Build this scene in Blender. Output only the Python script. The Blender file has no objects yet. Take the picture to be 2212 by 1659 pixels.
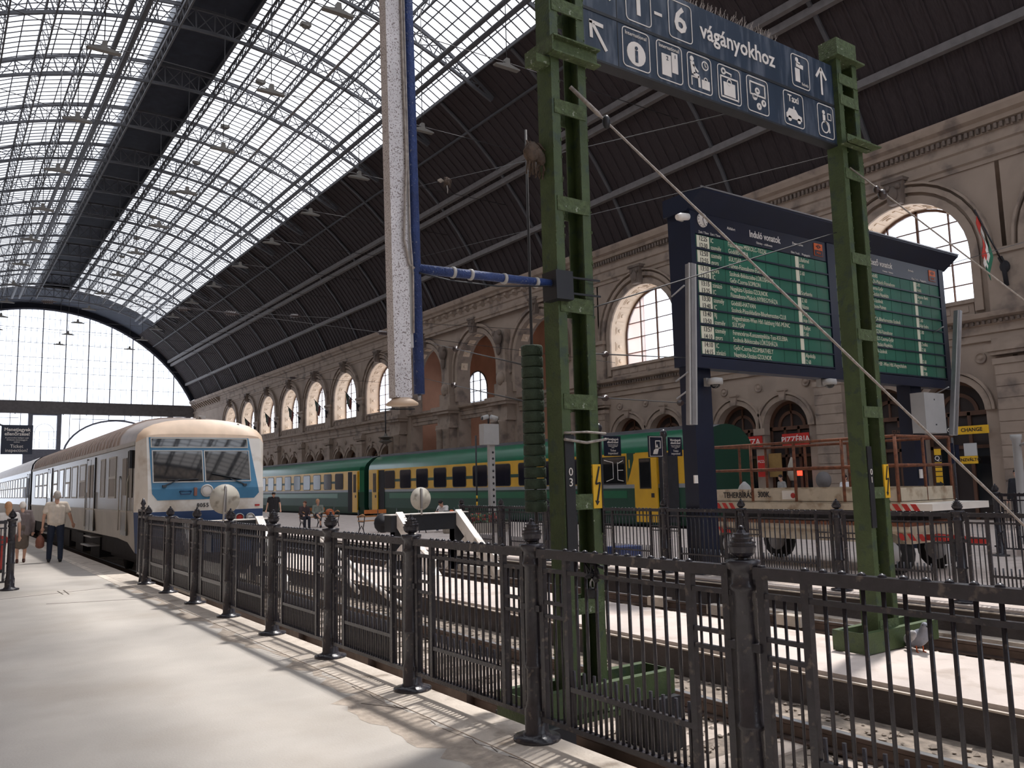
import bpy, math, random
from mathutils import Vector, Matrix
random.seed(7)
PI = math.pi
scene = bpy.context.scene
COL = scene.collection

# ------------------------------------------------------------------ camera
FPX, CX, CY, EYE = 1790.0, 1106.0, 829.5, 1.65
def _axes():
    a = Vector((-150.0 - CX, -(1076.0 - CY), FPX))
    vx = -366.0
    vy = -(a.x * vx + FPX * FPX) / a.y
    Y = a.normalized(); Z = Vector((vx, vy, FPX)).normalized()
    return Z.cross(Y), Y, Z
AX, AY, AZ = _axes()
right = Vector((AX.x, AY.x, AZ.x)); up = Vector((AX.y, AY.y, AZ.y)); fwd = Vector((AX.z, AY.z, AZ.z))
cam_data = bpy.data.cameras.new('camera')
cam = bpy.data.objects.new('camera', cam_data); COL.objects.link(cam)
m3 = Matrix((right, up, -fwd)).transposed()
cam.matrix_world = Matrix.Translation((0, 0, EYE)) @ m3.to_4x4()
cam_data.sensor_fit = 'HORIZONTAL'; cam_data.sensor_width = 36.0
cam_data.lens = FPX / 2212.0 * 36.0
cam_data.clip_start = 0.05; cam_data.clip_end = 600
scene.camera = cam

def H(px, py, axis, val):
    """world point where the ray through a photo pixel meets the plane axis = val"""
    d = right * ((px - CX) / FPX) + up * (-(py - CY) / FPX) + fwd
    o = Vector((0, 0, EYE))
    return o + d * ((val - o[axis]) / d[axis])

# ------------------------------------------------------------------ light
world = bpy.data.worlds.new('world'); scene.world = world; world.use_nodes = True
bg = world.node_tree.nodes['Background']
bg.inputs[0].default_value = (0.90, 0.93, 1.0, 1); bg.inputs[1].default_value = 2.5
sun_d = bpy.data.lights.new('sun', 'SUN'); sun = bpy.data.objects.new('sun', sun_d); COL.objects.link(sun)
sun_d.energy = 8.5; sun_d.angle = math.radians(3.5); sun_d.color = (1.0, 0.94, 0.86)
sun_dir = Vector((-0.44, -0.14, -1.0)).normalized()
sun.rotation_euler = sun_dir.to_track_quat('-Z', 'Y').to_euler(); sun.location = (20, 10, 60)
vs = scene.view_settings
vs.view_transform = 'Standard'; vs.look = 'None'; vs.gamma = 1.0; vs.use_curve_mapping = False
vs.exposure = 0.0
scene.cycles.max_bounces = 6; scene.cycles.diffuse_bounces = 3; scene.cycles.transparent_max_bounces = 12

# ------------------------------------------------------------------ materials
def S(r, g, b):
    f = lambda c: (c / 255.0 / 12.92) if c / 255.0 <= 0.04045 else ((c / 255.0 + 0.055) / 1.055) ** 2.4
    return (f(r), f(g), f(b), 1.0)
MATS = {}
def mat(name, col, rough=0.6, metal=0.0, var=0.12, scale=4.0, bump=0.0, bscale=30.0, spec=0.5, stretch=None, dirt=None, dscale=1.5, dlo=0.52, dhi=0.68):
    if name in MATS: return MATS[name]
    m = bpy.data.materials.new(name); m.use_nodes = True
    nt = m.node_tree; N = nt.nodes; L = nt.links
    b = N['Principled BSDF']
    b.inputs['Roughness'].default_value = rough; b.inputs['Metallic'].default_value = metal
    b.inputs['Specular IOR Level'].default_value = spec
    tc = N.new('ShaderNodeTexCoord'); src = tc.outputs['Object']
    if stretch:
        mp = N.new('ShaderNodeMapping'); mp.inputs['Scale'].default_value = stretch
        L.new(src, mp.inputs['Vector']); src = mp.outputs['Vector']
    out = None
    if var > 0:
        n = N.new('ShaderNodeTexNoise'); n.inputs['Scale'].default_value = scale; n.inputs['Detail'].default_value = 5
        L.new(src, n.inputs['Vector'])
        r = N.new('ShaderNodeValToRGB')
        r.color_ramp.elements[0].position = 0.3; r.color_ramp.elements[1].position = 0.7
        r.color_ramp.elements[0].color = tuple(max(0, c * (1 - var)) for c in col[:3]) + (1,)
        r.color_ramp.elements[1].color = tuple(min(1, c * (1 + var)) for c in col[:3]) + (1,)
        L.new(n.outputs['Fac'], r.inputs['Fac']); out = r.outputs['Color']
    if dirt:
        n2 = N.new('ShaderNodeTexNoise'); n2.inputs['Scale'].default_value = dscale; n2.inputs['Detail'].default_value = 7
        L.new(src, n2.inputs['Vector'])
        r2 = N.new('ShaderNodeValToRGB'); r2.color_ramp.elements[0].position = dlo; r2.color_ramp.elements[1].position = dhi
        L.new(n2.outputs['Fac'], r2.inputs['Fac'])
        mx = N.new('ShaderNodeMixRGB'); mx.inputs[1].default_value = col; mx.inputs[2].default_value = dirt
        L.new(r2.outputs['Color'], mx.inputs[0])
        if out: L.new(out, mx.inputs[1])
        out = mx.outputs['Color']
    if out: L.new(out, b.inputs['Base Color'])
    else: b.inputs['Base Color'].default_value = col
    if bump > 0:
        n3 = N.new('ShaderNodeTexNoise'); n3.inputs['Scale'].default_value = bscale; n3.inputs['Detail'].default_value = 4
        L.new(src, n3.inputs['Vector'])
        bp = N.new('ShaderNodeBump'); bp.inputs['Strength'].default_value = bump; bp.inputs['Distance'].default_value = 0.02
        L.new(n3.outputs['Fac'], bp.inputs['Height']); L.new(bp.outputs['Normal'], b.inputs['Normal'])
    MATS[name] = m
    return m
def emit_mat(name, col, strength):
    m = bpy.data.materials.new(name); m.use_nodes = True; b = m.node_tree.nodes['Principled BSDF']
    b.inputs['Base Color'].default_value = col; b.inputs['Emission Color'].default_value = col
    b.inputs['Emission Strength'].default_value = strength; b.inputs['Roughness'].default_value = 0.4
    MATS[name] = m; return m
def glass_mat(name, tint, translucent=0.25, gloss=0.0):
    m = bpy.data.materials.new(name); m.use_nodes = True; nt = m.node_tree; N = nt.nodes; L = nt.links
    N.remove(N['Principled BSDF']); o = N['Material Output']
    t = N.new('ShaderNodeBsdfTransparent'); t.inputs[0].default_value = tint
    tr = N.new('ShaderNodeBsdfTranslucent'); tr.inputs[0].default_value = (0.9, 0.92, 0.95, 1)
    n = N.new('ShaderNodeTexNoise'); n.inputs['Scale'].default_value = 1.3
    r = N.new('ShaderNodeMapRange'); r.inputs['To Min'].default_value = max(0, translucent - .08); r.inputs['To Max'].default_value = translucent + .08
    L.new(n.outputs['Fac'], r.inputs['Value'])
    mx = N.new('ShaderNodeMixShader'); L.new(r.outputs['Result'], mx.inputs[0]); L.new(t.outputs[0], mx.inputs[1]); L.new(tr.outputs[0], mx.inputs[2])
    last = mx
    if gloss > 0:
        g = N.new('ShaderNodeBsdfGlossy'); g.inputs['Roughness'].default_value = 0.05
        m2 = N.new('ShaderNodeMixShader'); m2.inputs[0].default_value = gloss
        L.new(last.outputs[0], m2.inputs[1]); L.new(g.outputs[0], m2.inputs[2]); last = m2
    L.new(last.outputs[0], o.inputs['Surface'])
    MATS[name] = m; return m

asphalt = mat('asphalt', S(188, 181, 173), 0.9, var=0.10, scale=1.2, bump=0.25, bscale=60, dirt=S(168, 158, 147), dscale=0.7, dlo=0.5, dhi=0.8)
kerb_m = mat('kerb_concrete', S(205, 193, 180), 0.9, var=0.12, scale=5, bump=0.4, bscale=40, dirt=S(140, 126, 112), dscale=3, dlo=.55, dhi=.7)
slab_m = mat('pale_concrete', S(204, 191, 183), 0.9, var=0.07, scale=3, bump=0.3, bscale=35, dirt=S(170, 154, 142), dscale=2.2, dlo=.56, dhi=.75)
wall_conc = mat('dark_concrete', S(84, 78, 77), 0.95, var=0.2, scale=3, bump=0.5, bscale=12, dirt=S(70, 62, 60), dscale=1.6)
ballast_m = mat('ballast', S(140, 128, 116), 0.95, var=0.35, scale=9, bump=0.8, bscale=24, dirt=S(80, 72, 66), dscale=4)
stone_m = mat('ballast_stone', S(150, 138, 126), 0.9, var=0.35, scale=3)
iron = mat('fence_iron', S(50, 48, 54), 0.27, 0.0, var=0.15, scale=20, bump=0.12, bscale=60, dirt=S(98, 90, 86), dscale=18, dlo=.6, dhi=.72)
rust_rail = mat('rail_steel', S(96, 82, 76), 0.5, 0.6, var=0.2, scale=8)
sleeper_m = mat('sleeper_concrete', S(190, 176, 164), 0.9, var=0.15, scale=6, bump=0.4, bscale=20)
green_p = mat('green_paint', S(66, 82, 48), 0.55, var=0.16, scale=7, bump=0.35, bscale=45, dirt=S(54, 70, 54), dscale=9, dlo=.55, dhi=.66)
green_rough = mat('green_paint_crusted', S(80, 95, 62), 0.7, var=0.3, scale=22, bump=0.9, bscale=55, dirt=S(150, 158, 140), dscale=26, dlo=.64, dhi=.68)
sign_blue = mat('sign_blue', S(34, 50, 70), 0.45, var=0.14, scale=2, stretch=(3, 3, .5), dirt=S(92, 100, 114), dscale=5, dlo=.48, dhi=.75)
sign_white = mat('sign_white', S(228, 222, 216), 0.6, var=0.08, scale=6)
black_p = mat('black_paint', S(30, 32, 38), 0.5, var=0.2, scale=6)
board_navy = mat('board_navy', S(13, 24, 48), 0.4, var=0.12, scale=2)
board_navy2 = mat('board_header', S(22, 28, 48), 0.35, var=0.1, scale=2)
stone_w = mat('wall_stone', S(160, 144, 131), 0.9, var=0.07, scale=0.8, bump=0.15, bscale=10, dirt=S(126, 113, 105), dscale=0.5, dlo=.5, dhi=.8)
stone_d = mat('moulding_stone', S(156, 140, 127), 0.88, var=0.08, scale=2, dirt=S(116, 104, 97), dscale=1.2)
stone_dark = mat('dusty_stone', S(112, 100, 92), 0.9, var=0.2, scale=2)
pink_w = mat('loggia_plaster', S(196, 150, 126), 0.9, var=0.1, scale=1)
cream_l = mat('intrados_plaster', S(226, 206, 184), 0.85, var=0.05, scale=2)
wood_b = mat('roof_board', S(54, 46, 48), 0.9, var=0.25, scale=3, stretch=(1, 6, 1), bump=.2, bscale=8)
roof_steel = mat('roof_steel', S(78, 78, 82), 0.7, 0.0, var=0.15, scale=3)
roof_grey = mat('roof_beam', S(112, 108, 108), 0.7, var=0.15, scale=3)
ridge_m = mat('ridge_boarding', S(40, 44, 56), 0.9, var=0.2, scale=2)
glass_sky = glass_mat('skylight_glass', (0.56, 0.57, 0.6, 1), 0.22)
glass_near = glass_mat('brightening_skylight_glass', (0.8, 0.82, 0.86, 1), 0.2)  # made-up clearer tint, lets extra daylight onto the near floor and wall
glass_far = glass_mat('dimming_skylight_glass', (0.34, 0.35, 0.37, 1), 0.12)  # made-up darker tint, cuts the daylight reaching the far arcade
glass_end = glass_mat('gable_glass', (0.95, 0.97, 1.0, 1), 0.15)
glass_win = glass_mat('window_glass', (0.95, 0.97, 1.0, 1), 0.12)
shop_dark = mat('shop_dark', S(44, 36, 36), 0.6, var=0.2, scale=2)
shop_wood = mat('shop_wood', S(92, 64, 50), 0.55, var=0.25, scale=3, stretch=(1, 1, .2))
shop_glass = mat('shop_glass', S(30, 32, 38), 0.08, 0.0, var=0, spec=0.6)
red_sign = mat('red_sign', S(188, 44, 38), 0.5, var=0.08)
yellow_sign = mat('yellow_sign', S(226, 178, 40), 0.5, var=0.08)
inox = mat('train_metal', S(82, 80, 78), 0.2, 0.7, var=0.12, scale=1.2, bump=0.06, bscale=1.6)
inox_l = mat('train_metal_low', S(172, 165, 155), 0.4, 0.35, var=0.12, scale=2, bump=0.05, bscale=2)
train_roof = mat('train_roof', S(178, 160, 148), 0.32, 0.4, var=0.12, scale=2, bump=0.1, bscale=3)
cab_white = mat('cab_white', S(226, 221, 214), 0.35, var=0.05, scale=3, dirt=S(196, 184, 170), dscale=2)
cab_beige = mat('cab_beige', S(214, 188, 164), 0.5, var=0.07, scale=5)
cab_blue = mat('cab_blue', S(66, 122, 158), 0.22, var=0.1, scale=3)
cab_navy = mat('cab_navy', S(34, 62, 104), 0.4, var=0.15, scale=3)
dark_glass = mat('dark_glass', S(22, 24, 28), 0.03, 0.0, var=0, spec=1.0)
coach_glass = mat('coach_glass', S(30, 30, 40), 0.08, 0.0, var=0, spec=0.25)
pane_pale = mat('coach_pane', S(92, 90, 86), 0.10, 0.3, var=0.1, scale=2)
chassis = mat('chassis', S(36, 36, 42), 0.8, var=0.25, scale=4)
coach_green = mat('coach_green', S(12, 92, 62), 0.32, var=0.1, scale=1.2, bump=0.06, bscale=1.6)
coach_dgreen = mat('coach_dark_green', S(8, 58, 42), 0.5, var=0.1, scale=1)
coach_yellow = mat('coach_yellow', S(206, 160, 40), 0.35, var=0.08, scale=2)
coach_grey = mat('coach_grey', S(132, 136, 140), 0.4, var=0.08, scale=2)
coach_roof = mat('coach_roof', S(92, 92, 98), 0.6, var=0.15, scale=2)
rubber = mat('rubber', S(28, 28, 30), 0.8, var=0.2)
rust = mat('rust', S(118, 72, 50), 0.85, var=0.3, scale=14, bump=0.4, bscale=40, dirt=S(84, 52, 40), dscale=8)
trailer_w = mat('trailer_cream', S(192, 178, 156), 0.7, var=0.1, scale=5, dirt=S(150, 128, 104), dscale=4)
warn_red = mat('warn_red', S(184, 48, 42), 0.6, var=0.12)
warn_white = mat('warn_white', S(226, 218, 208), 0.6, var=0.06)
white_p = mat('white_paint', S(228, 222, 216), 0.55, var=0.06, scale=5, dirt=S(176, 164, 150), dscale=4)
metal_w = mat('speckled_white_metal', S(214, 210, 212), 0.5, 0.1, var=0.1, scale=6, dirt=S(128, 116, 114), dscale=95, dlo=.55, dhi=.62, bump=.3, bscale=70)
blue_tube = mat('blue_tube', S(40, 62, 116), 0.5, var=0.2, scale=10, bump=0.5, bscale=70, dirt=S(120, 126, 142), dscale=60, dlo=.64, dhi=.68)
steel = mat('brushed_steel', S(168, 168, 170), 0.35, 0.7, var=0.08, scale=6)
zinc = mat('grey_box', S(176, 174, 172), 0.6, var=0.06, scale=3)
wire_m = mat('wire', S(60, 58, 60), 0.6, 0.3, var=0)
cable_m = mat('stay_cable', S(160, 152, 146), 0.7, 0.1, var=0.3, scale=30)
insul = mat('insulator', S(66, 54, 52), 0.3, var=0.2)
lamp_m = mat('lamp_cream', S(112, 108, 102), 0.6, var=0.1)
bench_w = mat('bench_wood', S(176, 128, 84), 0.6, var=0.2, scale=4, stretch=(.3, 6, 6))
bench_o = mat('bench_back_wood', S(198, 120, 62), 0.55, var=0.15, scale=4)
conc_g = mat('planter_concrete', S(168, 160, 148), 0.9, var=0.12, scale=6, bump=.4, bscale=30)
leaf_m = mat('leaf', S(86, 108, 70), 0.7, var=0.4, scale=6)
flower_m = mat('flower_red', S(186, 84, 66), 0.7, var=0.3, scale=6)
orange_m = mat('orange_plastic', S(214, 104, 56), 0.5, var=0.08)
skin = mat('skin', S(206, 160, 136), 0.55, var=0.05)
hair_grey = mat('hair_grey', S(176, 168, 160), 0.8, var=0.15, scale=40)
hair_white = mat('hair_white', S(226, 216, 206), 0.8, var=0.08, scale=40)
hair_dark = mat('hair_dark', S(34, 28, 28), 0.6, var=0.2, scale=40)
hair_fair = mat('hair_fair', S(190, 142, 104), 0.7, var=0.15, scale=40)
cloth = lambda n, c: mat(n, c, 0.85, var=0.1, scale=12, bump=.25, bscale=14)
flap_green = mat('flap_green', S(30, 96, 76), 0.5, var=0.3, scale=0.55, dirt=S(70, 104, 88), dscale=.35)
flap_cream = mat('flap_cream', S(222, 218, 196), 0.6, var=0.04)
eye_m = mat('eye_dark', S(30, 24, 24), 0.3, var=0)

# ------------------------------------------------------------------ mesh helpers
class MB:
    def __init__(s): s.v = []; s.f = []; s.sm = []
    def add(s, vs, fs, smooth=False):
        o = len(s.v); s.v += [tuple(v) for v in vs]
        for f in fs: s.f.append(tuple(i + o for i in f)); s.sm.append(smooth)
        return s
    def box(s, x0, x1, y0, y1, z0, z1):
        vs = [(x0,y0,z0),(x1,y0,z0),(x1,y1,z0),(x0,y1,z0),(x0,y0,z1),(x1,y0,z1),(x1,y1,z1),(x0,y1,z1)]
        return s.add(vs, [(3,2,1,0),(4,5,6,7),(0,1,5,4),(1,2,6,5),(2,3,7,6),(3,0,4,7)])
    def cbox(s, c, sx, sy, sz): return s.box(c[0]-sx/2, c[0]+sx/2, c[1]-sy/2, c[1]+sy/2, c[2]-sz/2, c[2]+sz/2)
    def bar(s, p0, p1, w, h=None, upv=(0, 0, 1)):
        h = h or w; p0 = Vector(p0); p1 = Vector(p1); d = (p1 - p0).normalized(); u = Vector(upv)
        if abs(d.dot(u)) > 0.97: u = Vector((1, 0, 0)) if abs(d.x) < .9 else Vector((0, 1, 0))
        a = d.cross(u).normalized() * (w / 2); b = a.cross(d).normalized() * (h / 2)
        vs = [p + q for p in (p0, p1) for q in (-a - b, a - b, a + b, -a + b)]
        return s.add(vs, [(3,2,1,0),(4,5,6,7),(0,1,5,4),(1,2,6,5),(2,3,7,6),(3,0,4,7)])
    def tube(s, pts, r, n=8, caps=True, smooth=True):
        pts = [Vector(p) for p in pts]; rs = r if isinstance(r, (list, tuple)) else [r] * len(pts)
        vs = []; fs = []; pa = None
        for i, p in enumerate(pts):
            d = (pts[min(i + 1, len(pts) - 1)] - pts[max(i - 1, 0)]).normalized()
            if pa is None:
                u = Vector((0, 0, 1)) if abs(d.z) < .9 else Vector((1, 0, 0)); a = d.cross(u).normalized()
            else: a = (pa - d * pa.dot(d)).normalized()
            pa = a; b = d.cross(a)
            for k in range(n):
                t = 2 * PI * k / n; vs.append(p + (a * math.cos(t) + b * math.sin(t)) * rs[i])
        for i in range(len(pts) - 1):
            for k in range(n):
                k2 = (k + 1) % n; fs.append((i*n+k, i*n+k2, (i+1)*n+k2, (i+1)*n+k))
        s.add(vs, fs, smooth)
        if caps:
            o = len(s.v) - len(vs)
            s.f.append(tuple(o + k for k in reversed(range(n)))); s.sm.append(False)
            s.f.append(tuple(o + (len(pts)-1)*n + k for k in range(n))); s.sm.append(False)
        return s
    def lathe(s, prof, c=(0, 0, 0), n=14, axis='z', smooth=True):
        vs = []; fs = []
        for (r, z) in prof:
            for k in range(n):
                t = 2 * PI * k / n; x, y = r * math.cos(t), r * math.sin(t)
                p = (x, y, z) if axis == 'z' else ((x, z, y) if axis == 'y' else (z, x, y))
                vs.append((p[0] + c[0], p[1] + c[1], p[2] + c[2]))
        fl = axis == 'y'
        for i in range(len(prof) - 1):
            for k in range(n):
                k2 = (k + 1) % n; q = (i*n+k, i*n+k2, (i+1)*n+k2, (i+1)*n+k); fs.append(q[::-1] if fl else q)
        fs.append(tuple(range(n)) if fl else tuple(reversed(range(n))))
        fs.append(tuple((len(prof)-1)*n + k for k in (reversed(range(n)) if fl else range(n))))
        return s.add(vs, fs, smooth)
    def prism(s, poly, a, b, axis='x'):
        """poly: list of 2-D points, extruded along axis from a to b. axis x: (y,z); y: (x,z); z: (x,y)"""
        n = len(poly)
        def P(p, t): return (t, p[0], p[1]) if axis == 'x' else ((p[0], t, p[1]) if axis == 'y' else (p[0], p[1], t))
        vs = [P(p, a) for p in poly] + [P(p, b) for p in poly]
        fs = [(i, (i+1) % n, n + (i+1) % n, n + i) for i in range(n)]
        fs += [tuple(reversed(range(n))), tuple(range(n, 2*n))]
        return s.add(vs, fs)
    def ell(s, c, rx, ry, rz, n=10, m=6, rot=None):
        vs = []; fs = []; c = Vector(c)
        for i in range(m + 1):
            ph = PI * i / m
            for k in range(n):
                t = 2 * PI * k / n
                p = Vector((rx * math.sin(ph) * math.cos(t), ry * math.sin(ph) * math.sin(t), rz * math.cos(ph)))
                if rot: p = rot @ p
                vs.append(c + p)
        for i in range(m):
            for k in range(n):
                k2 = (k + 1) % n; fs.append((i*n+k, (i+1)*n+k, (i+1)*n+k2, i*n+k2))
        return s.add(vs, fs, True)
    def cap(s, p0, p1, r0, r1, n=10):
        p0 = Vector(p0); p1 = Vector(p1); d = (p1 - p0); L = d.length; d = d / L if L > 1e-6 else Vector((0, 0, 1))
        pts = []; rs = []
        for t in (-.96, -.7, -.35): pts.append(p0 + d * r0 * t); rs.append(r0 * math.sqrt(1 - t * t))
        pts.append(p0); rs.append(r0); pts.append(p1); rs.append(r1)
        for t in (.35, .7, .96): pts.append(p1 + d * r1 * t); rs.append(r1 * math.sqrt(1 - t * t))
        return s.tube(pts, rs, n)
    def mesh(s, name, m=None):
        me = bpy.data.meshes.new(name); me.from_pydata(s.v, [], s.f)
        me.polygons.foreach_set('use_smooth', s.sm); me.update()
        if m: me.materials.append(m)
        return me
    def build(s, name, m, parent=None, loc=None, kind=None):
        o = bpy.data.objects.new(name, s.mesh(name, m)); COL.objects.link(o)
        if parent: o.parent = parent
        if loc is not None: o.location = loc
        if kind: o['kind'] = kind
        return o
def inst(name, me, parent=None, loc=(0, 0, 0), rotz=0.0, scale=None):
    o = bpy.data.objects.new(name, me); COL.objects.link(o)
    if parent: o.parent = parent
    o.location = loc
    if rotz: o.rotation_euler = (0, 0, rotz)
    if scale: o.scale = scale
    return o
def tag(o, label, cat=None, group=None, kind=None):
    o['label'] = label
    if cat: o['category'] = cat
    if group: o['group'] = group
    if kind: o['kind'] = kind
    return o
def thing(name, label, cat, loc=(0, 0, 0), rotz=0.0, group=None):
    o = bpy.data.objects.new(name, None); COL.objects.link(o); o.empty_display_size = 0.2
    o.location = loc; o.rotation_euler = (0, 0, rotz)
    return tag(o, label, cat, group)
def struct(name, label, loc=(0, 0, 0)):
    o = bpy.data.objects.new(name, None); COL.objects.link(o); o.location = loc
    o['label'] = label; o['kind'] = 'structure'; return o
def copy_tree(o, parent=None):
    c = o.copy(); COL.objects.link(c); c.parent = parent
    for ch in list(o.children): copy_tree(ch, c)
    return c
_TC = {}
def text(s, size, m, parent, loc, rot=(PI/2, 0, 0), align='LEFT', sx=1.0, name='lettering', ext=0.002, bold=0.0, space=1.0):
    cu = bpy.data.curves.new('t', 'FONT'); cu.body = s; cu.size = size; cu.align_x = align; cu.align_y = 'CENTER'
    cu.extrude = ext; cu.resolution_u = 2; cu.offset = bold; cu.space_character = space
    t = bpy.data.objects.new('t', cu); me = bpy.data.meshes.new_from_object(t)
    bpy.data.objects.remove(t); bpy.data.curves.remove(cu)
    me.name = name; me.materials.clear(); me.materials.append(m)
    o = bpy.data.objects.new(name, me); COL.objects.link(o); o.parent = parent; o.location = loc; o.rotation_euler = rot
    o.scale = (sx, 1, 1); return o

# ================================================================== GROUND
Y0, Y1 = -22.0, 122.0
fl = struct('floor', 'grey asphalt platform with patched and dusty surface')
MB().box(-7.2, 3.0, Y0, Y1, -1.2, 0).build('paving', asphalt, fl)
ks = MB().box(0, 0.42, 0.004, 2.996, -0.9, 0.006).mesh('kerb_stone', kerb_m)
for i in range(48): inst('kerb_stone', ks, fl, (3.0, Y0 + 3 * i, 0))
MB().box(2.86, 3.06, 16.4, 90, 0, 0.004).build('safety_line', mat('faded_line', S(222, 210, 196), .8, var=.15, scale=9, dirt=S(170, 158, 148), dscale=6), fl)
# thin cracks / joints in the paving (grooves shown as narrow dark fillets)
crk = MB()
def crack(pts, w=0.012):
    for a, b in zip(pts, pts[1:]): crk.bar((a[0], a[1], 0.0005), (b[0], b[1], 0.0005), w, 0.003)
for a, b in (((0, 1295), (300, 1262)), ((100, 1305), (370, 1290)), ((124, 1277), (136, 1284)), ((137, 1275), (149, 1284))):
    p, q = H(*a, 2, 0), H(*b, 2, 0); crack([(p.x, p.y), (q.x, q.y)], .02)
pts = [(3.0 - .03 + random.uniform(-.025, .02), 2.4 + .11 * i) for i in range(40)]
for a, b in zip(pts, pts[1:]):
    if random.random() < .8: crack([a, b], random.uniform(.004, .011))
def stain(x0, x1, ya, yb, n, name):
    L_ = [(x0 + random.uniform(-.12, .12), ya + (yb - ya) * i / n) for i in range(n + 1)]; R_ = [(x1 + random.uniform(-.05, .04), y) for _, y in L_]
    m = MB()
    for i in range(n): m.add([(*L_[i], .0012), (*R_[i], .0012), (*R_[i + 1], .0012), (*L_[i + 1], .0012)], [(0, 1, 2, 3)])
    m.build(name, mat('dirt_stain', S(174, 161, 148), .95, var=.2, scale=14, bump=.4, bscale=50), fl)
stain(2.72, 2.99, 3.1, 6.4, 24, 'dirt_patch'); stain(2.86, 2.99, 6.4, 17, 60, 'dirt_patch')
p, q = H(780, 1520, 2, 0), H(1050, 1560, 2, 0); crack([(p.x, p.y), ((p.x+q.x)/2+.03, (p.y+q.y)/2+.05), (q.x, q.y)], .018)
p, q = H(650, 1410, 2, 0), H(705, 1408, 2, 0); crack([(p.x, p.y), (q.x, q.y)], .012)
crk.build('crack', mat('crack', S(92, 82, 74), .95, var=.1), fl)

tb = struct('track_bed', 'dirty ballast track bed between the platforms')
MB().box(3.42, 10.7, Y0, Y1, -1.2, -0.47).build('ballast_bed', ballast_m, tb)
MB().box(17.62, 19.0, Y0, 8.6, -1.2, -0.47).build('ballast_bed', ballast_m, tb)
MB().box(20.95, 24.2, 17.5, Y1, -1.2, -0.52).build('ballast_bed', ballast_m, tb)
st = MB()
def stones(n, x0, x1, y0, y1, z, s0, s1):
    for _ in range(n):
        x, y = random.uniform(x0, x1), random.uniform(y0, y1); s = random.uniform(s0, s1)
        j = lambda: random.uniform(.6, 1.1) * s
        a = random.uniform(0, PI); c, sn = math.cos(a), math.sin(a)
        vs = [(j(), 0), (0, j()), (-j(), 0), (0, -j())]
        vv = [(x + c*p - sn*q, y + sn*p + c*q, z + random.uniform(-.2, .3)*s) for p, q in vs] + [(x, y, z + .55*j()), (x, y, z - .5*s)]
        st.add(vv, [(0,1,4),(1,2,4),(2,3,4),(3,0,4),(1,0,5),(2,1,5),(3,2,5),(0,3,5)])
stones(1700, 3.5, 6.75, .6, 9, -.46, .02, .05); stones(900, 3.5, 6.75, 9, 18, -.46, .025, .05)
stones(500, 8.5, 10.6, 2, 18, -.46, .025, .05); stones(120, 8.36, 8.48, 3, 12, -.15, .01, .03)
st.build('ballast_stones', stone_m, tb, kind='stuff')

pst = struct('platform_strip', 'narrow pale concrete platform strip between the two tracks')
MB().box(6.86, 8.42, .2, 118, -1.2, -0.14).build('slab', slab_m, pst)
MB().box(6.80, 6.86, .2, 118, -1.2, -0.19).build('edge_wall', wall_conc, pst)
MB().box(6.795, 6.83, .2, 118, -0.19, -0.175).build('edge_angle', kerb_m, pst)
MB().box(8.42, 8.46, .2, 118, -1.2, -0.2).build('edge_wall', wall_conc, pst)

p2 = struct('platform_centre', 'wide pale platform with benches beyond the second track')
MB().box(10.7, 17.6, Y0, 8.6, -1.2, 0).build('paving', slab_m, p2)
MB().box(10.7, 20.95, 8.6, Y1, -1.2, 0).build('paving', slab_m, p2)
MB().box(19.0, 30.2, Y0, 8.6, -1.2, 0).build('paving', slab_m, p2)
MB().box(20.95, 30.2, 8.6, 17.5, -1.2, 0).build('paving', slab_m, p2)
MB().box(24.2, 35.0, 17.5, Y1, -1.2, 0).build('paving', slab_m, p2)
MB().box(10.64, 10.70, Y0, 60, -1.2, -0.03).build('edge_wall', wall_conc, p2)
MB().box(10.45, 10.64, Y0, 9.0, -1.2, -0.33).build('ledge', kerb_m, p2)
MB().box(10.60, 10.645, Y0, 60, -0.055, -0.04).build('edge_angle', kerb_m, p2)

# ---------------------------------------------------------------- tracks
def rail_mesh(L):
    prof = [(-.07, 0), (.07, 0), (.07, .015), (.015, .03), (.012, .105), (.036, .12), (.036, .15), (-.036, .15), (-.036, .12), (-.012, .105), (-.015, .03), (-.07, .015)]
    return MB().prism(prof, 0, L, 'y')
def track(name, label, xc, ya, yb, ztop, s0, s1):
    t = thing(name, label, 'railway track', (xc, ya, ztop - .15))
    for s in (-.7525, .7525):
        o = rail_mesh(yb - ya).build('rail', rust_rail, t, (s, 0, 0)); tag(o, 'worn steel rail'); MB().box(-.028, .028, 0, yb - ya, .1495, .1515).build('running_surface', steel, o)
    sm = MB().box(-1.25, 1.25, -.13, .13, -.2, 0.0).mesh('sleeper', sleeper_m)
    y = s0
    while y < s1:
        inst('sleeper', sm, t, (random.uniform(-.02, .02), y - ya, random.uniform(-.012, .0))); y += .62
    return t
t1 = track('railway_track', 'near railway track with concrete sleepers beside the iron fence', 5.06, .3, 112, -.30, .7, 19)
cl = MB().box(-.08, .08, -.17, .17, .02, .19).mesh('rail_clamp', rust_rail)
for y in (6.05, 7.05, 8.1, 9.2, 10.3, 11.4, 12.5): inst('rail_clamp', cl, t1, (-.7525 - .02, y - .3, 0))
t2 = track('railway_track', 'second railway track ending behind the pale platform strip', 9.27, .3, 112, -.30, 2.2, 24)
cl2 = MB().box(-.09, .09, -.2, .2, .03, .175).mesh('rail_clamp', kerb_m)
for y in (7.6, 8.9, 10.2): inst('rail_clamp', cl2, t2, (.7525, y - .3, 0))
track('railway_track', 'railway track under the green and yellow coaches', 22.42, 18.0, 112, -.37, 18.5, 21)

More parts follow.
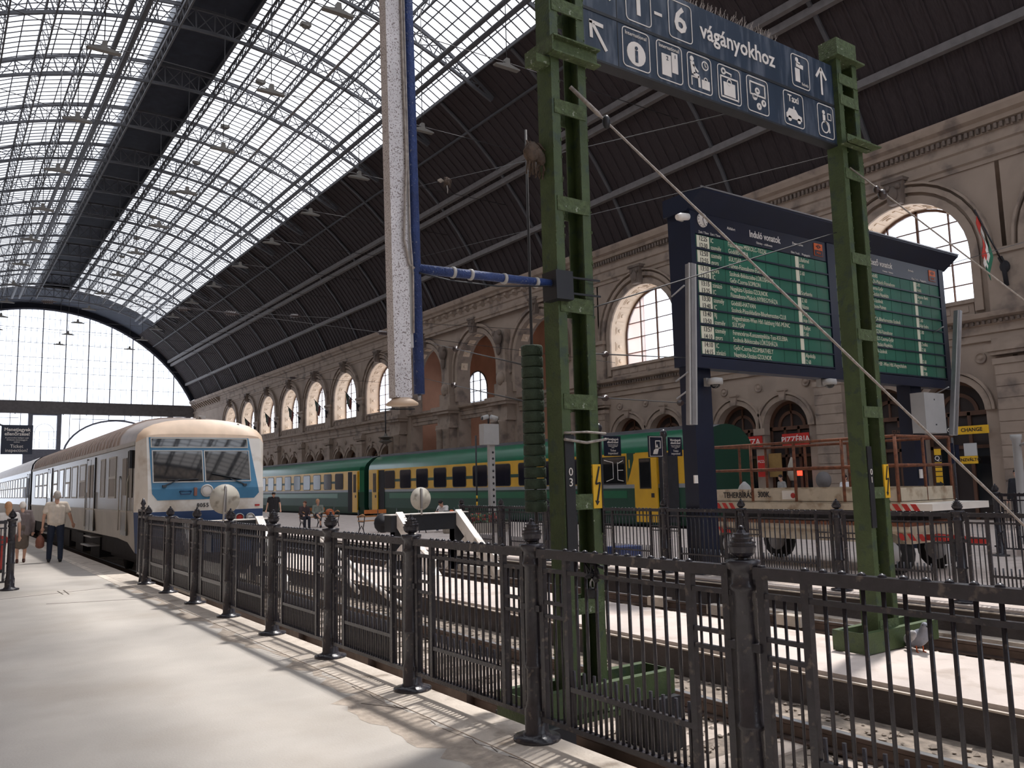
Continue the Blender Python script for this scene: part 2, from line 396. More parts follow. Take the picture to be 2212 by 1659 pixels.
# ================================================================== RIGHT ARCADE WALL
RC, RZ, RR = 11.0, 5.3, 21.3
WX = 30.0
wr = struct('wall_right', 'pale stone arcade wall with tall arched windows and cornices')
wmain, wmould, wintr = MB(), MB(), MB()
def apts(yc, zs, r, n=18): return [(yc + r * math.cos(PI * i / n), zs + r * math.sin(PI * i / n)) for i in range(n + 1)]
def arch_panel(mb, x, yc, r, zb, zs, y0, y1, z0, z1, n=18):
    q = lambda ya, yb, za, zc: mb.add([(x, ya, za), (x, ya, zc), (x, yb, zc), (x, yb, za)], [(0, 1, 2, 3)])
    q(y0, yc - r, z0, z1); q(yc + r, y1, z0, z1)
    if zb > z0: q(yc - r, yc + r, z0, zb)
    P = apts(yc, zs, r, n)
    for (ya, za), (yb, zc) in zip(P, P[1:]):
        mb.add([(x, yb, zc), (x, yb, z1), (x, ya, z1), (x, ya, za)], [(0, 1, 2, 3)])
def intrados(mb, yc, r, zb, zs, x0, x1, n=18):
    P = [(yc + r, zb)] + apts(yc, zs, r, n) + [(yc - r, zb)]
    for (ya, za), (yb, zc) in zip(P, P[1:]):
        mb.add([(x0, ya, za), (x0, yb, zc), (x1, yb, zc), (x1, ya, za)], [(0, 1, 2, 3)], False)
    mb.add([(x0, yc - r, zb), (x1, yc - r, zb), (x1, yc + r, zb), (x0, yc + r, zb)], [(0, 1, 2, 3)])
def archivolt(mb, x, yc, zs, r0, r1, pro, zb=None, n=18):
    A, B = apts(yc, zs, r0, n), apts(yc, zs, r1, n)
    if zb is not None:
        A = [(yc + r0, zb)] + A + [(yc - r0, zb)]; B = [(yc + r1, zb)] + B + [(yc - r1, zb)]
    for i in range(len(A) - 1):
        a, a2, b, b2 = A[i], A[i+1], B[i], B[i+1]; xf = x - pro
        mb.add([(xf, *a), (xf, *a2), (xf, *b2), (xf, *b), (x, *a), (x, *a2), (x, *b2), (x, *b)],
               [(0, 1, 2, 3), (0, 4, 5, 1), (3, 2, 6, 7)])
BAYS = [2.3, 9.45, 16.6, 23.75, 30.9]; FAR = [61.9 + 6.95 * k for k in range(7)]; PORT = [39.6, 46.6, 53.6]
HB = 3.5
R_W, ZS_W, SILL = 2.45, 9.4, 7.75
key = MB().prism([(-.24, -.4), (.24, -.4), (.38, .45), (-.38, .45)], -.42, 0, 'x')
key.box(-.48, 0, -.45, .45, .45, .58); key.ell((-.42, 0, 0), .12, .2, .3, 8, 5); key.ell((-.44, -.2, .25), .1, .12, .12, 8, 5); key.ell((-.44, .2, .25), .1, .12, .12, 8, 5)
key = key.mesh('keystone', stone_dark)
skey = MB().prism([(-.11, -.2), (.11, -.2), (.19, .22), (-.19, .22)], -.2, 0, 'x').box(-.24, 0, -.22, .22, .2, .27).mesh('keystone', stone_d)
medal = MB().lathe([(.2, 0), (.2, -.05), (.17, -.06), (.15, -.03), (.08, -.03), (.06, -.06), (.02, -.07)], n=14, axis='x').mesh('medallion', stone_d)
coffer = MB().box(-.26, .26, -.24, .24, 0, .03).box(-.19, .19, -.17, .17, .03, .055).lathe([(.11, .055), (.1, .09), (.03, .1)], n=10).mesh('coffer', cream_l)
cofbar = MB().box(-.3, .3, -.07, .07, 0, .035).mesh('coffer_bar', cream_l)
shutter_n = [0]
def window(yc, r, zb, zs, x, nv=3, hz=4, lbl='', frame=None):
    shutter_n[0] += 1
    w = struct('window_%d' % shutter_n[0], lbl, (x, yc, 0))
    fm = MB()
    archivolt(fm, .06, 0, zs, r - .1, r, .1, zb)
    P = [(-r + 2 * r * i / nv) for i in range(nv + 1)]
    for i, p in enumerate(P[1:-1]):
        zt = zs + math.sqrt(max(0, r * r - p * p)); wd = .09 if abs(p) < r * .45 else .05
        fm.box(-.04, .04, p - wd / 2, p + wd / 2, zb, zt - .03)
    for k in range(1, hz):
        z = zb + (zs + r - zb) * k / hz; hw = r if z < zs else math.sqrt(max(0, r * r - (z - zs) ** 2)); fm.box(-.03, .03, -hw, hw, z - .02, z + .02)
    fm.build('frame', frame or shop_wood, w)
    for a, b in zip(P, P[1:]):
        top = [(a + (b - a) * i / 4) for i in range(5)]
        poly = [(b, zb), (a, zb)] + [(t, zs + math.sqrt(max(0, r * r - t * t))) for t in top]
        MB().prism(poly, 0, .01, 'x').build('pane', glass_win, w)
    return w
def shopfront(yc, r, zs, x):
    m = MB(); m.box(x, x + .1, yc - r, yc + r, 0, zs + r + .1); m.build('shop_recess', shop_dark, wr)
    f = MB()
    f.box(x - .08, x, yc - r, yc + r, zs - .12, zs + .04); f.box(x - .08, x, yc - r, yc + r, 2.5, 2.62)
    for p in (-r + .05, -.35, .35, r - .05): f.box(x - .08, x, yc + p - .06, yc + p + .06, 0, zs)
    archivolt(f, x, yc, zs, r - .14, r, .08); archivolt(f, x, yc, zs, r * .5, r * .62, .06)
    f.box(x - .06, x, yc - .04, yc + .04, zs, zs + r)
    f.build('shop_frame', shop_wood, wr)
    MB().box(x - .012, x - .005, yc - r + .1, yc - .4, .5, 2.5).box(x - .012, x - .005, yc + .4, yc + r - .1, .5, 2.5).build('shop_pane', shop_glass, wr)
def bay(yc, h0=HB, h1=HB, detail=True):
    y0, y1 = yc - h0, yc + h1
    arch_panel(wmain, WX, yc, R_W, SILL, ZS_W, y0, y1, 7.0, 12.6)
    intrados(wintr, yc, R_W, SILL, ZS_W, WX, WX + 1.15)
    archivolt(wmould, WX, yc, ZS_W, R_W, R_W + .3, .10, 7.3); archivolt(wmould, WX, yc, ZS_W, R_W + .42, R_W + .62, .17, 9.0); archivolt(wmould, WX, yc, ZS_W, R_W + .72, R_W + .8, .24, 9.0)
    inst('keystone', key, wr, (WX, yc, ZS_W + R_W + .42))
    # coffered soffit
    n = 9
    for i in range(n):
        a = PI * (i + .5) / n
        for me, off in ((coffer, 0), (cofbar, PI / n / 2)):
            if i == n - 1 and off: continue
            aa = a + off
            o = inst('coffer' if me is coffer else 'coffer_bar', me, wr, (WX + .56, yc + R_W * math.cos(aa), ZS_W + R_W * math.sin(aa)))
            o.rotation_euler = (PI / 2 + aa, 0, 0)
    for z in (8.15, 8.95):
        for s in (-1, 1):
            o = inst('coffer', coffer, wr, (WX + .56, yc + s * R_W, z)); o.rotation_euler = (s * PI / 2, 0, 0)
    # sill panel
    wmould.box(WX - .05, WX + .3, yc - R_W + .05, yc + R_W - .05, 7.2, 7.62); wmould.box(WX - .12, WX + .35, yc - R_W, yc + R_W, 7.62, 7.76)
    for k in range(-3, 4): wmould.box(WX - .08, WX, yc + k * .66 - .24, yc + k * .66 + .24, 7.3, 7.52)
    window(yc, R_W - .02, SILL, ZS_W, WX + 1.1, 4, 5, 'tall arched station window with brown frame in the arcade wall')
    # lower storey
    zl, rl = 3.8, 1.14
    for s in (-1, 1):
        c = yc + s * 1.32
        arch_panel(wmain, WX, c, rl, 0, zl, (y0 if s < 0 else yc), (yc if s < 0 else y1), 0, 6.2)
        intrados(wmain, c, rl, 0, zl, WX, WX + .5)
        archivolt(wmould, WX, c, zl, rl, rl + .22, .08); archivolt(wmould, WX, c, zl, rl + .26, rl + .36, .14)
        inst('keystone', skey, wr, (WX, c, zl + rl + .2))
        shopfront(c, rl, zl, WX + .45)
        inst('medallion', medal, wr, (WX, yc + s * 2.2 - .25, 5.62))
    inst('medallion', medal, wr, (WX, yc, 5.62))
    wmould.box(WX - .16, WX + .2, yc - .3, yc + .3, 3.5, 3.8); wmould.box(WX - .1, WX + .2, yc - .24, yc + .24, 0, 3.5)
    # pilaster at the far side of the bay
    pilaster(y1)
def pilaster(y):
    for x, w, z0, z1 in ((-.30, .62, 0, 5.3), (-.38, .72, 0, .9), (-.36, .68, 5.3, 5.5), (-.40, .76, 5.62, 5.75), (-.46, .82, 5.75, 6.0), (-.34, .66, 6.0, 6.2), (-.25, .62, 7.15, 9.1), (-.33, .7, 9.1, 9.3)):
        wmould.box(WX + x, WX + .05, y - w, y + w, z0, z1)
    for k in range(11): wmould.box(WX - .32, WX, y - .63, y + .63, .95 + k * .4, .965 + k * .4 + .35)
for b in BAYS: bay(b)
for b in FAR: bay(b)
pilaster(-1.2)
# plain stretches between the bays and the porticoes
def plain(ya, yb):
    wmain.add([(WX, ya, 0), (WX, ya, 12.6), (WX, yb, 12.6), (WX, yb, 0)], [(0, 1, 2, 3)])
plain(Y0, BAYS[0] - HB); plain(34.3, 35.5); plain(57.5, FAR[0] - HB); plain(FAR[-1] + HB, Y1)
for a, b in zip(FAR, FAR[1:]): pass
def strip(prof, ya, yb, mb):
    n = len(prof)
    for (xa, za), (xb, zb) in zip(prof, prof[1:]):
        mb.add([(xa, ya, za), (xa, yb, za), (xb, yb, zb), (xb, ya, zb)], [(0, 1, 2, 3)])
cor = [(WX, 12.45), (WX - .06, 12.45), (WX - .06, 12.6), (WX - .14, 12.66), (WX - .14, 12.78), (WX - .03, 12.8), (WX - .03, 13.1), (WX - .1, 13.16), (WX - .1, 13.5), (WX - .14, 13.5), (WX - .14, 13.72), (WX - .3, 13.76), (WX - .34, 13.9), (WX - .5, 14.0), (WX - .58, 14.2), (WX - .6, 14.3), (WX + .6, 14.32)]
strip(cor, Y0, Y1, wmould)
mid = [(WX, 6.15), (WX - .08, 6.18), (WX - .08, 6.4), (WX - .14, 6.44), (WX - .14, 6.7), (WX - .2, 6.74), (WX - .2, 6.88), (WX - .42, 6.96), (WX - .46, 7.12), (WX - .05, 7.2)]
strip(mid, Y0, Y1, wmould)
den = MB()
y = -2.0
while y < 35: den.box(WX - .27, WX - .13, y, y + .1, 13.52, 13.7); y += .2
y = 6.0
while y < 36: den.box(WX - .29, WX - .19, y, y + .09, 6.76, 6.87); y += .19
den.build('dentils', stone_dark, wr, kind='stuff')
# portico with deep loggia
def portico(ys, ya, yb, xf, loggia=True):
    for i, yc in enumerate(ys):
        y0 = ya if i == 0 else (ys[i-1] + yc) / 2; y1 = yb if i == len(ys) - 1 else (ys[i+1] + yc) / 2
        arch_panel(wmain, xf, yc, R_W, 0, ZS_W, y0, y1, 0, 12.8)
        intrados(wmould, yc, R_W, 0.0, ZS_W, xf, xf + 1.0)
        archivolt(wmould, xf, yc, ZS_W, R_W, R_W + .28, .1, 7.4); archivolt(wmould, xf, yc, ZS_W, R_W + .4, R_W + .6, .18, 8.6)
        inst('keystone', key, wr, (xf, yc, ZS_W + R_W + .4))
        for k in range(8):
            aa = PI * (k + .5) / 8
            o = inst('coffer', coffer, wr, (xf + .5, yc + R_W * math.cos(aa), ZS_W + R_W * math.sin(aa))); o.rotation_euler = (PI / 2 + aa, 0, 0)
        if loggia: window(yc + .6, 1.5, 7.3, 9.0, 34.6, 3, 4, 'arched window in the back wall of the dim portico loggia', roof_grey)
        edges = [y0 + .0, y1]
        for y in ([y0, y1] if i == 0 else [y1]):
            for x, w, z0, z1 in ((-.55, .78, 0, 5.6), (-.7, .95, 5.6, 5.85), (-.6, .85, 5.85, 6.6), (-.85, 1.1, 6.6, 6.8), (-.95, 1.2, 6.8, 7.1), (-.5, .7, 7.1, 8.0), (-.42, .5, 8.0, 11.4)):
                wmould.box(xf + x, xf + .05, y - w, y + w, z0, z1)
            for dy in (-.45, .45): wmould.lathe([(.34, 0), (.3, .4), (.3, 5.4), (.36, 5.5), (.36, 5.6)], (xf - .6, y + dy, 0), 12)
            o = MB().ell((-.62, 0, .3), .22, .42, .5).ell((-.7, -.3, .6), .14, .2, .2).ell((-.7, .3, .6), .14, .2, .2).ell((-.6, 0, -.4), .15, .2, .45)
            o.build('console_ornament', stone_dark, wr, (xf, y, 10.6))
            wmould.ell((xf - .45, y, 8.3), .25, .4, .45)
    strip([(x - WX + xf - .25, z) for x, z in cor], ya, yb, wmould)
    for y in (ya, yb): wmain.add([(xf, y, 0), (xf, y, 14.2), (WX + .3, y, 14.2), (WX + .3, y, 0)], [(0, 1, 2, 3)])
    n = int((yb - ya) / .93)
    cb = MB().prism([(0, 0), (-.55, .42), (-.62, .45), (-.62, .6), (0, .6)], -.13, .13, 'y').mesh('corbel', stone_d)
    for k in range(n + 1): inst('corbel', cb, wr, (xf, ya + .2 + (yb - ya - .4) * k / n, 13.05))
portico(PORT, 35.4, 57.6, WX - .25)
lg = MB()
lg.add([(34.6, 35.4, 0), (34.6, 35.4, 7.0), (34.6, 57.6, 7.0), (34.6, 57.6, 0)], [(0, 1, 2, 3)])
for i, yc in enumerate(PORT):
    y0 = 35.4 if i == 0 else (PORT[i-1] + yc) / 2; y1 = 57.6 if i == 2 else (PORT[i+1] + yc) / 2
    arch_panel(lg, 34.6, yc + .6, 1.5, 7.3, 9.0, y0, y1, 7.0, 13)
for y in (35.5, 57.5): lg.add([(30, y, 0), (30, y, 13), (34.6, y, 13), (34.6, y, 0)], [(0, 1, 2, 3)])
lg.add([(30, 35.4, 12.9), (34.6, 35.4, 12.9), (34.6, 57.6, 12.9), (30, 57.6, 12.9)], [(0, 1, 2, 3)])
lg.build('loggia_plaster', pink_w, wr)
strip([(34.6, 6.9), (34.45, 6.95), (34.4, 7.2), (34.6, 7.25)], 35.4, 57.6, wmould)
cb = MB().prism([(0, 0), (-.5, .42), (-.56, .45), (-.56, .6), (0, .6)], -.13, .13, 'y').mesh('corbel', stone_d)
for k in range(13): inst('corbel', cb, wr, (WX - .1, 108.5 + k * 1.0, 13.05))
pilaster(107.6); pilaster(114)
wmain.build('ashlar', stone_w, wr); wmould.build('mouldings', stone_d, wr); wintr.build('window_soffits', cream_l, wr)
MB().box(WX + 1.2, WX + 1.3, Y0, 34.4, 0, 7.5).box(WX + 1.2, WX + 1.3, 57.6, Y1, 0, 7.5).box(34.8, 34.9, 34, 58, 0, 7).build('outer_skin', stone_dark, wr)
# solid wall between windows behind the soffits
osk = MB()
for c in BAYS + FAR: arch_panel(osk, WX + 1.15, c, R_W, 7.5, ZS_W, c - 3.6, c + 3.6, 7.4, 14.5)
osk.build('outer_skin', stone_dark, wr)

wl = struct('wall_left', 'plain stone side wall of the station hall'); MB().box(-7.6, -7.2, Y0, Y1, -1, 14.6).build('ashlar', stone_w, wl)
wb = struct('wall_back', 'stone head wall of the station hall behind the platforms'); 
bk = MB()
arcx = [(RC + 14.5 * math.cos(PI * i / 24), 7.0 + 14.5 * math.sin(PI * i / 24)) for i in range(25)]
for (xa, za), (xb, zc) in zip(arcx, arcx[1:]): bk.add([(xa, Y0, za), (xb, Y0, zc), (xb, Y0, 28), (xa, Y0, 28)], [(0, 1, 2, 3)])
bk.box(-8, RC - 14.5, Y0 - .5, Y0, -1, 28).box(RC + 14.5, 31, Y0 - .5, Y0, -1, 28).box(-8, 31, Y0 - .5, Y0, -1, 7)
bk.build('ashlar', stone_w, wb)
for k in range(12):
    a, b = RC - 14.5 + 29 * k / 12, RC - 14.5 + 29 * (k + 1) / 12
    zt = lambda x: 7.0 + math.sqrt(max(0, 14.5 ** 2 - (x - RC) ** 2))
    MB().prism([(a, 7), (b, 7)] + [(b + (a - b) * i / 4, zt(b + (a - b) * i / 4)) for i in range(5)], Y0 - .2, Y0 - .18, 'y').build('pane', glass_end, wb)
    MB().bar((a, Y0 - .15, 7), (a, Y0 - .15, max(7.1, zt(a))), .15, .15).build('mullion', roof_steel, wb)


# ================================================================== ROOF
def rp(ang, r, y): a = math.radians(ang); return Vector((RC + r * math.sin(a), y, RZ + r * math.cos(a)))
cl_ = struct('ceiling', 'barrel roof of dark boards and long glazed skylights')
SKY = 32.6; BAND = 4.6; SP = 6.95; TY = [0.25 + SP * k for k in range(-3, 18)]
def arcstrip(mb, a0, a1, n, r, ya, yb, thick=0.0):
    A = [a0 + (a1 - a0) * i / n for i in range(n + 1)]
    for p, q in zip(A, A[1:]):
        if thick: 
            vs = [rp(p, r, ya), rp(q, r, ya), rp(q, r, yb), rp(p, r, yb), rp(p, r + thick, ya), rp(q, r + thick, ya), rp(q, r + thick, yb), rp(p, r + thick, yb)]
            mb.add(vs, [(0, 1, 2, 3), (7, 6, 5, 4), (0, 4, 5, 1), (2, 6, 7, 3)])
        else: mb.add([rp(p, r, ya), rp(q, r, ya), rp(q, r, yb), rp(p, r, yb)], [(0, 1, 2, 3)])
# boards: near ones individual, alternating depth
bd = MB(); arcstrip(bd, SKY, 65.4, 10, RR, 0.0, .56, .06); bdm = bd.mesh('roof_board', wood_b)
bd2 = MB(); arcstrip(bd2, SKY, 65.4, 10, RR - .05, 0.0, .08, .06); bdm2 = bd2.mesh('roof_batten', wood_b)
nb = 0; y = 4.0
while y < 121.6:
    inst('roof_board', bdm, cl_, (0, y, 0)); inst('roof_batten', bdm2, cl_, (0, y + .55, 0)); y += .63; nb += 1
o_ = MB(); arcstrip(o_, SKY, 66, 10, RR + .08, Y0, Y1); arcstrip(o_, -66, -SKY, 10, RR + .05, Y0, Y1); o_.build('roof_deck', wood_b, cl_)
# dark ridge
rd = MB(); arcstrip(rd, -BAND, BAND, 4, RR + .55, Y0, Y1)
for s in (-1, 1): rd.add([rp(s * BAND, RR - .15, Y0), rp(s * BAND, RR + .55, Y0), rp(s * BAND, RR + .55, Y1), rp(s * BAND, RR - .15, Y1)], [(0, 1, 2, 3)])
rd.build('ridge_boarding', ridge_m, cl_)
GAB = 112.0      # the skylights stop short of the gable
e_ = MB(); arcstrip(e_, -SKY, SKY, 16, RR + .02, GAB, Y1 + 1); e_.build('roof_deck', ridge_m, cl_)
# skylights
def skylight(idx, a0, a1, lbl):
    w = struct('window_%d' % idx, lbl)
    rows = 6; pw = SP / 5
    far = MB(); nearp = MB(); n_ = 0
    cellm = {}
    for k in range(rows):
        p, q = a0 + (a1 - a0) * k / rows, a0 + (a1 - a0) * (k + 1) / rows
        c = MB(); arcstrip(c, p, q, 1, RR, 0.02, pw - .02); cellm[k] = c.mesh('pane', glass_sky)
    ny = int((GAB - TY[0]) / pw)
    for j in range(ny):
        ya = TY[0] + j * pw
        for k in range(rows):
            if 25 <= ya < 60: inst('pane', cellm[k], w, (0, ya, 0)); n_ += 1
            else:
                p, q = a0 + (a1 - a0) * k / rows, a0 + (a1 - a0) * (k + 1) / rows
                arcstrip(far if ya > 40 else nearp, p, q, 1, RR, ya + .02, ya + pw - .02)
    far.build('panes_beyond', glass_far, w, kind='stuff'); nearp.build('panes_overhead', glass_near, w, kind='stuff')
    gb = MB(); y = TY[0]
    while y < GAB:
        A = [a0 + (a1 - a0) * i / rows for i in range(rows + 1)]
        for p, q in zip(A, A[1:]): gb.bar(rp(p, RR - .03, y), rp(q, RR - .03, y), .035, .06, (0, 1, 0))
        y += SP / 12
    gb.build('glazing_bars', roof_steel, w, kind='stuff')
    lb = MB()
    for k in range(rows * 2 + 1):
        a = a0 + (a1 - a0) * k / (rows * 2); p = rp(a, RR - .06, 0)
        lb.bar((p.x, TY[0], p.z), (p.x, GAB, p.z), .05, .05)
    for a in (a0, a1):
        for dr in (-.1, -.35): p = rp(a, RR + dr, 0); lb.bar((p.x, TY[0], p.z), (p.x, GAB, p.z), .07, .1)
    lb.build('glazing_purlins', roof_steel, w)
skylight(41, BAND, SKY, 'long curved skylight over the tracks beside the arcade wall')
skylight(42, -SKY, -BAND, 'long curved skylight over the near platform')

# trusses
def truss_meshes():
    up_, lo_, we_ = MB(), MB(), MB()
    N = 28; A = [-37 + 74 * i / N for i in range(N + 1)]
    dp = lambda a: RR - .22 - 1.1 * max(0, 1 - (a / 38) ** 2) ** .7
    for p, q in zip(A, A[1:]):
        up_.bar(rp(p, RR - .16, 0), rp(q, RR - .16, 0), .14, .10, (0, 1, 0)); lo_.bar(rp(p, dp(p), 0), rp(q, dp(q), 0), .16, .12, (0, 1, 0))
    for p in range(-64, -36, 3): up_.bar(rp(p, RR - .16, 0), rp(p + 3, RR - .16, 0), .14, .10, (0, 1, 0))
    for i, a in enumerate(A):
        we_.bar(rp(a, RR - .2, 0), rp(a, dp(a), 0), .06, .05, (0, 1, 0))
        if i < N:
            b = A[i + 1]
            we_.bar(rp(a, RR - .2, 0), rp(b, dp(b), 0), .04, .04, (0, 1, 0)); we_.bar(rp(a, dp(a), 0), rp(b, RR - .2, 0), .04, .04, (0, 1, 0))
    return up_.mesh('upper_chord', roof_steel), lo_.mesh('lower_chord', roof_steel), we_.mesh('lattice_web', roof_steel)
um, lm, wm = truss_meshes()
for k, y in enumerate(TY):
    if y > GAB + 1: continue
    t = thing('roof_truss', 'curved lattice steel truss arching across the roof', 'truss', (0, y, 0), group='lattice arches of the station roof')
    inst('upper_chord', um, t); inst('lower_chord', lm, t); inst('lattice_web', wm, t)['kind'] = 'stuff'
# longitudinal lattice girders
def girder(ang, label):
    t = thing('roof_girder', label, 'girder', (0, 0, 0), group='long lattice girders of the roof')
    c, w = MB(), MB()
    a, b = rp(ang, RR - .2, 0), rp(ang, RR - 1.1, 0)
    for p in (a, b): c.bar((p.x, TY[0], p.z), (p.x, GAB, p.z), .08, .08)
    y = TY[0]; d = SP / 6
    while y + d <= GAB:
        w.bar((a.x, y, a.z), (b.x, y + d / 2, b.z), .04, .04, (1, 0, 0)); w.bar((b.x, y + d / 2, b.z), (a.x, y + d, a.z), .04, .04, (1, 0, 0)); y += d
    c.build('chord', roof_steel, t); w.build('lattice_web', roof_steel, t, kind='stuff')
for a in (-27, -21, -15, -9, 9, 15, 21): girder(a, 'long lattice girder running under a skylight')
# thick pipes and purlins
def pipe(name, label, cat, ang, off, r, m, sq=False, grp=None):
    p = rp(ang, RR + off, 0); mb = MB()
    if sq: mb.bar((p.x, Y0, p.z), (p.x, Y1 - .5, p.z), r * 2, r * 2.4)
    else: mb.tube([(p.x, Y0, p.z), (p.x, GAB, p.z)], r, 8)
    o = mb.build(name, m); tag(o, label, cat, grp); return o
pipe('roof_pipe', 'thick steel pipe under the lower skylight edge, upper of the pair', 'pipe', 27.2, -1.0, .13, roof_steel)
pipe('roof_pipe', 'thick steel pipe under the lower skylight edge, lower of the pair', 'pipe', 28.8, -1.1, .13, roof_steel)
pipe('roof_pipe', 'thin pipe hung beneath the glazed skylight panes', 'pipe', 17.8, -.9, .08, roof_grey)
pipe('roof_pipe', 'thick steel pipe below the near platform skylight, upper of the pair', 'pipe', -10.2, -1.35, .14, roof_steel)
pipe('roof_pipe', 'thick steel pipe below the near platform skylight, lower of the pair', 'pipe', -12.4, -1.35, .14, roof_steel)
pipe('roof_purlin', 'upper of the twin grey beams along the dark boarded slope', 'beam', 46.8, -.18, .13, roof_grey, True)
pipe('roof_purlin', 'lower of the twin grey beams along the dark boarded slope', 'beam', 48.4, -.18, .13, roof_grey, True)
pipe('roof_purlin', 'single grey beam low on the dark boarded slope above the cornice', 'beam', 57.5, -.16, .13, roof_grey, True)
pipe('roof_purlin', 'slim dark beam high on the boarded slope below the skylight', 'beam', 39.0, -.12, .05, roof_steel, True)
for y in TY:
    if 0 < y < GAB:
        t = MB(); A = [33 + 31 * i / 8 for i in range(9)]
        for p, q in zip(A, A[1:]): t.bar(rp(p, RR - .15, 0), rp(q, RR - .15, 0), .1, .16, (0, 1, 0))
        o = t.build('roof_rafter', roof_steel, None, (0, y + SP / 2, 0)); tag(o, 'dark rafter crossing the boarded roof slope', 'rafter', 'rafters on the boarded slope')
        b = MB(); 
# catwalk rails beside the ridge
for s, l in ((1, 'arcade'), (-1, 'near platform')):
    t = MB(); p = rp(s * (BAND + .6), RR - .9, 0); q = rp(s * (BAND + .6), RR - 1.5, 0)
    for r_ in (p, q): t.bar((r_.x, TY[0], r_.z), (r_.x, GAB, r_.z), .09, .09)
    y = TY[0]
    while y < GAB: t.bar((p.x, y, p.z), (q.x, y, q.z), .06, .06); t.bar((p.x, y, p.z), (q.x, y + 1.1, q.z), .04, .04, (1, 0, 0)); y += 1.16
    tag(t.build('ridge_catwalk', roof_steel), 'lattice catwalk rail along the %s side of the dark ridge' % l, 'catwalk')

# ================================================================== GABLE END
ge = struct('wall_end', 'glazed gable end with iron mullions, girder and arches')
GY = 122.0; GR = 20.9; GZ = 4.9
def gz(x): return GZ + math.sqrt(max(0, GR * GR - (x - RC) ** 2))
cols = [RC - 19 + 38 * i / 14 for i in range(15)]
for a, b in zip(cols, cols[1:]):
    xs = [a + (b - a) * i / 4 for i in range(5)]
    lo = 13.7
    poly = [(a, lo), (b, lo)] + [(x, max(lo + .01, gz(x))) for x in reversed(xs)]
    MB().prism(poly, GY, GY + .02, 'y').build('pane', glass_end, ge)
    MB().prism([(a, 0), (b, 0), (b, 12), (a, 12)], GY, GY + .02, 'y').build('pane', glass_end, ge)
gm = MB()
for x in cols[1:-1]: gm.bar((x, GY, 12), (x, GY, gz(x)), .12, .12)
mu = mat('gable_iron', S(120, 122, 134), .7, var=.1)
for k in range(1, 14 * 4):
    x = RC - 19 + 38 * k / 56
    if k % 4 and gz(x) > 14: gm.bar((x, GY, 13.7), (x, GY, gz(x)), .035, .035)
for z in (15.6, 17.5, 19.4, 21.3, 23.2):
    hw = math.sqrt(max(0, GR ** 2 - (z - GZ) ** 2)); gm.bar((RC - hw, GY, z), (RC + hw, GY, z), .05, .05)
P = [(RC + GR * math.sin(math.radians(t)), GZ + GR * math.cos(math.radians(t))) for t in range(-63, 64, 3)]
for a, b in zip(P, P[1:]): gm.bar((a[0], GY, a[1]), (b[0], GY, b[1]), .22, .2, (0, 1, 0))
gm.build('mullions', mu, ge)
MB().box(-8, 31, GY - .5, GY + .5, 12.1, 13.7).build('girder', roof_grey, ge)
bb = MB(); 
for (p, q), (p2, q2) in zip(P, P[1:]): bb.add([(p, GY, q), (p2, GY, q2), (RC + (p2 - RC) * 1.12, GY, GZ + (q2 - GZ) * 1.12), (RC + (p - RC) * 1.12, GY, GZ + (q - GZ) * 1.12)], [(0, 1, 2, 3)])
bb.build('tympanum_boarding', ridge_m, ge)
# lower arches and pillars of the gable
lowm = MB()
for xa, xb, zb in ((9.75, 10.25, 8.2), (13.0, 13.5, 8.2), (-3.2, -2.3, 8.2), (26.6, 27.2, 8.2), (28.9, 29.6, 8.2)): lowm.box(xa, xb, GY - .4, GY + .4, 0, 12.1)
lowm.box(9.3, 13.8, GY - .5, GY + .5, 0, 7.5); lowm.box(9.75, 13.5, GY - .35, GY + .35, 11.9, 12.2)
for c in (3.3, 20.1):
    A = [(c + 6.3 * math.cos(PI * i / 20), 6.5 + 4.9 * math.sin(PI * i / 20)) for i in range(21)]
    for a, b in zip(A, A[1:]): lowm.bar((a[0], GY, a[1]), (b[0], GY, b[1]), .22, .26, (0, 1, 0))
    for i in range(3, 18, 2): lowm.bar((A[i][0], GY, A[i][1]), (A[i][0], GY, 12.1), .07, .07)
    lowm.bar((c - 5.4, GY, 11.5), (c + 5.4, GY, 11.5), .06, .06)
A = [(11.62 + 1.1 * math.cos(PI * i / 12), 9.7 + 1.1 * math.sin(PI * i / 12)) for i in range(13)]
for a, b in zip(A, A[1:]): lowm.bar((a[0], GY, a[1]), (b[0], GY, b[1]), .05, .05, (0, 1, 0))
for x in (10.52, 11.1, 12.15, 12.72): lowm.bar((x, GY, 6.9), (x, GY, 9.8), .04, .04)
for z in (7.8, 8.8, 9.8): lowm.bar((10.2, GY, z), (13.0, GY, z), .04, .04)
lowm.build('gable_arches', mu, ge)

# ================================================================== FENCES
post_prof = [(.155, 0), (.155, .025), (.10, .035), (.078, .06), (.078, .20), (.068, .22), (.068, .235), (.062, .25), (.062, .45), (.07, .46), (.07, .475), (.060, .49), (.058, 1.10), (.07, 1.11), (.07, 1.13), (.062, 1.14), (.062, 1.2), (.078, 1.21), (.085, 1.235), (.085, 1.25), (.04, 1.255)]
fin_prof = [(r, 1.25 + (z - 1.25) * .84) for r, z in ((.03, 1.25), (.026, 1.262), (.048, 1.275), (.062, 1.295), (.068, 1.325), (.068, 1.332), (.058, 1.334), (.058, 1.346), (.067, 1.348), (.066, 1.356), (.047, 1.358), (.047, 1.371), (.056, 1.373), (.055, 1.381), (.035, 1.383), (.035, 1.396), (.044, 1.398), (.042, 1.405), (.024, 1.407), (.018, 1.424), (.009, 1.428), (.014, 1.438), (.012, 1.446), (.002, 1.452))]
post_me = MB().lathe(post_prof, n=16).box(-.03, .03, -.1, .1, .17, .2).box(-.03, .03, -.1, .1, .82, .86).mesh('post', iron)
fin_me = MB().lathe(fin_prof, n=20, smooth=False).mesh('finial', iron)
LP = 1.70
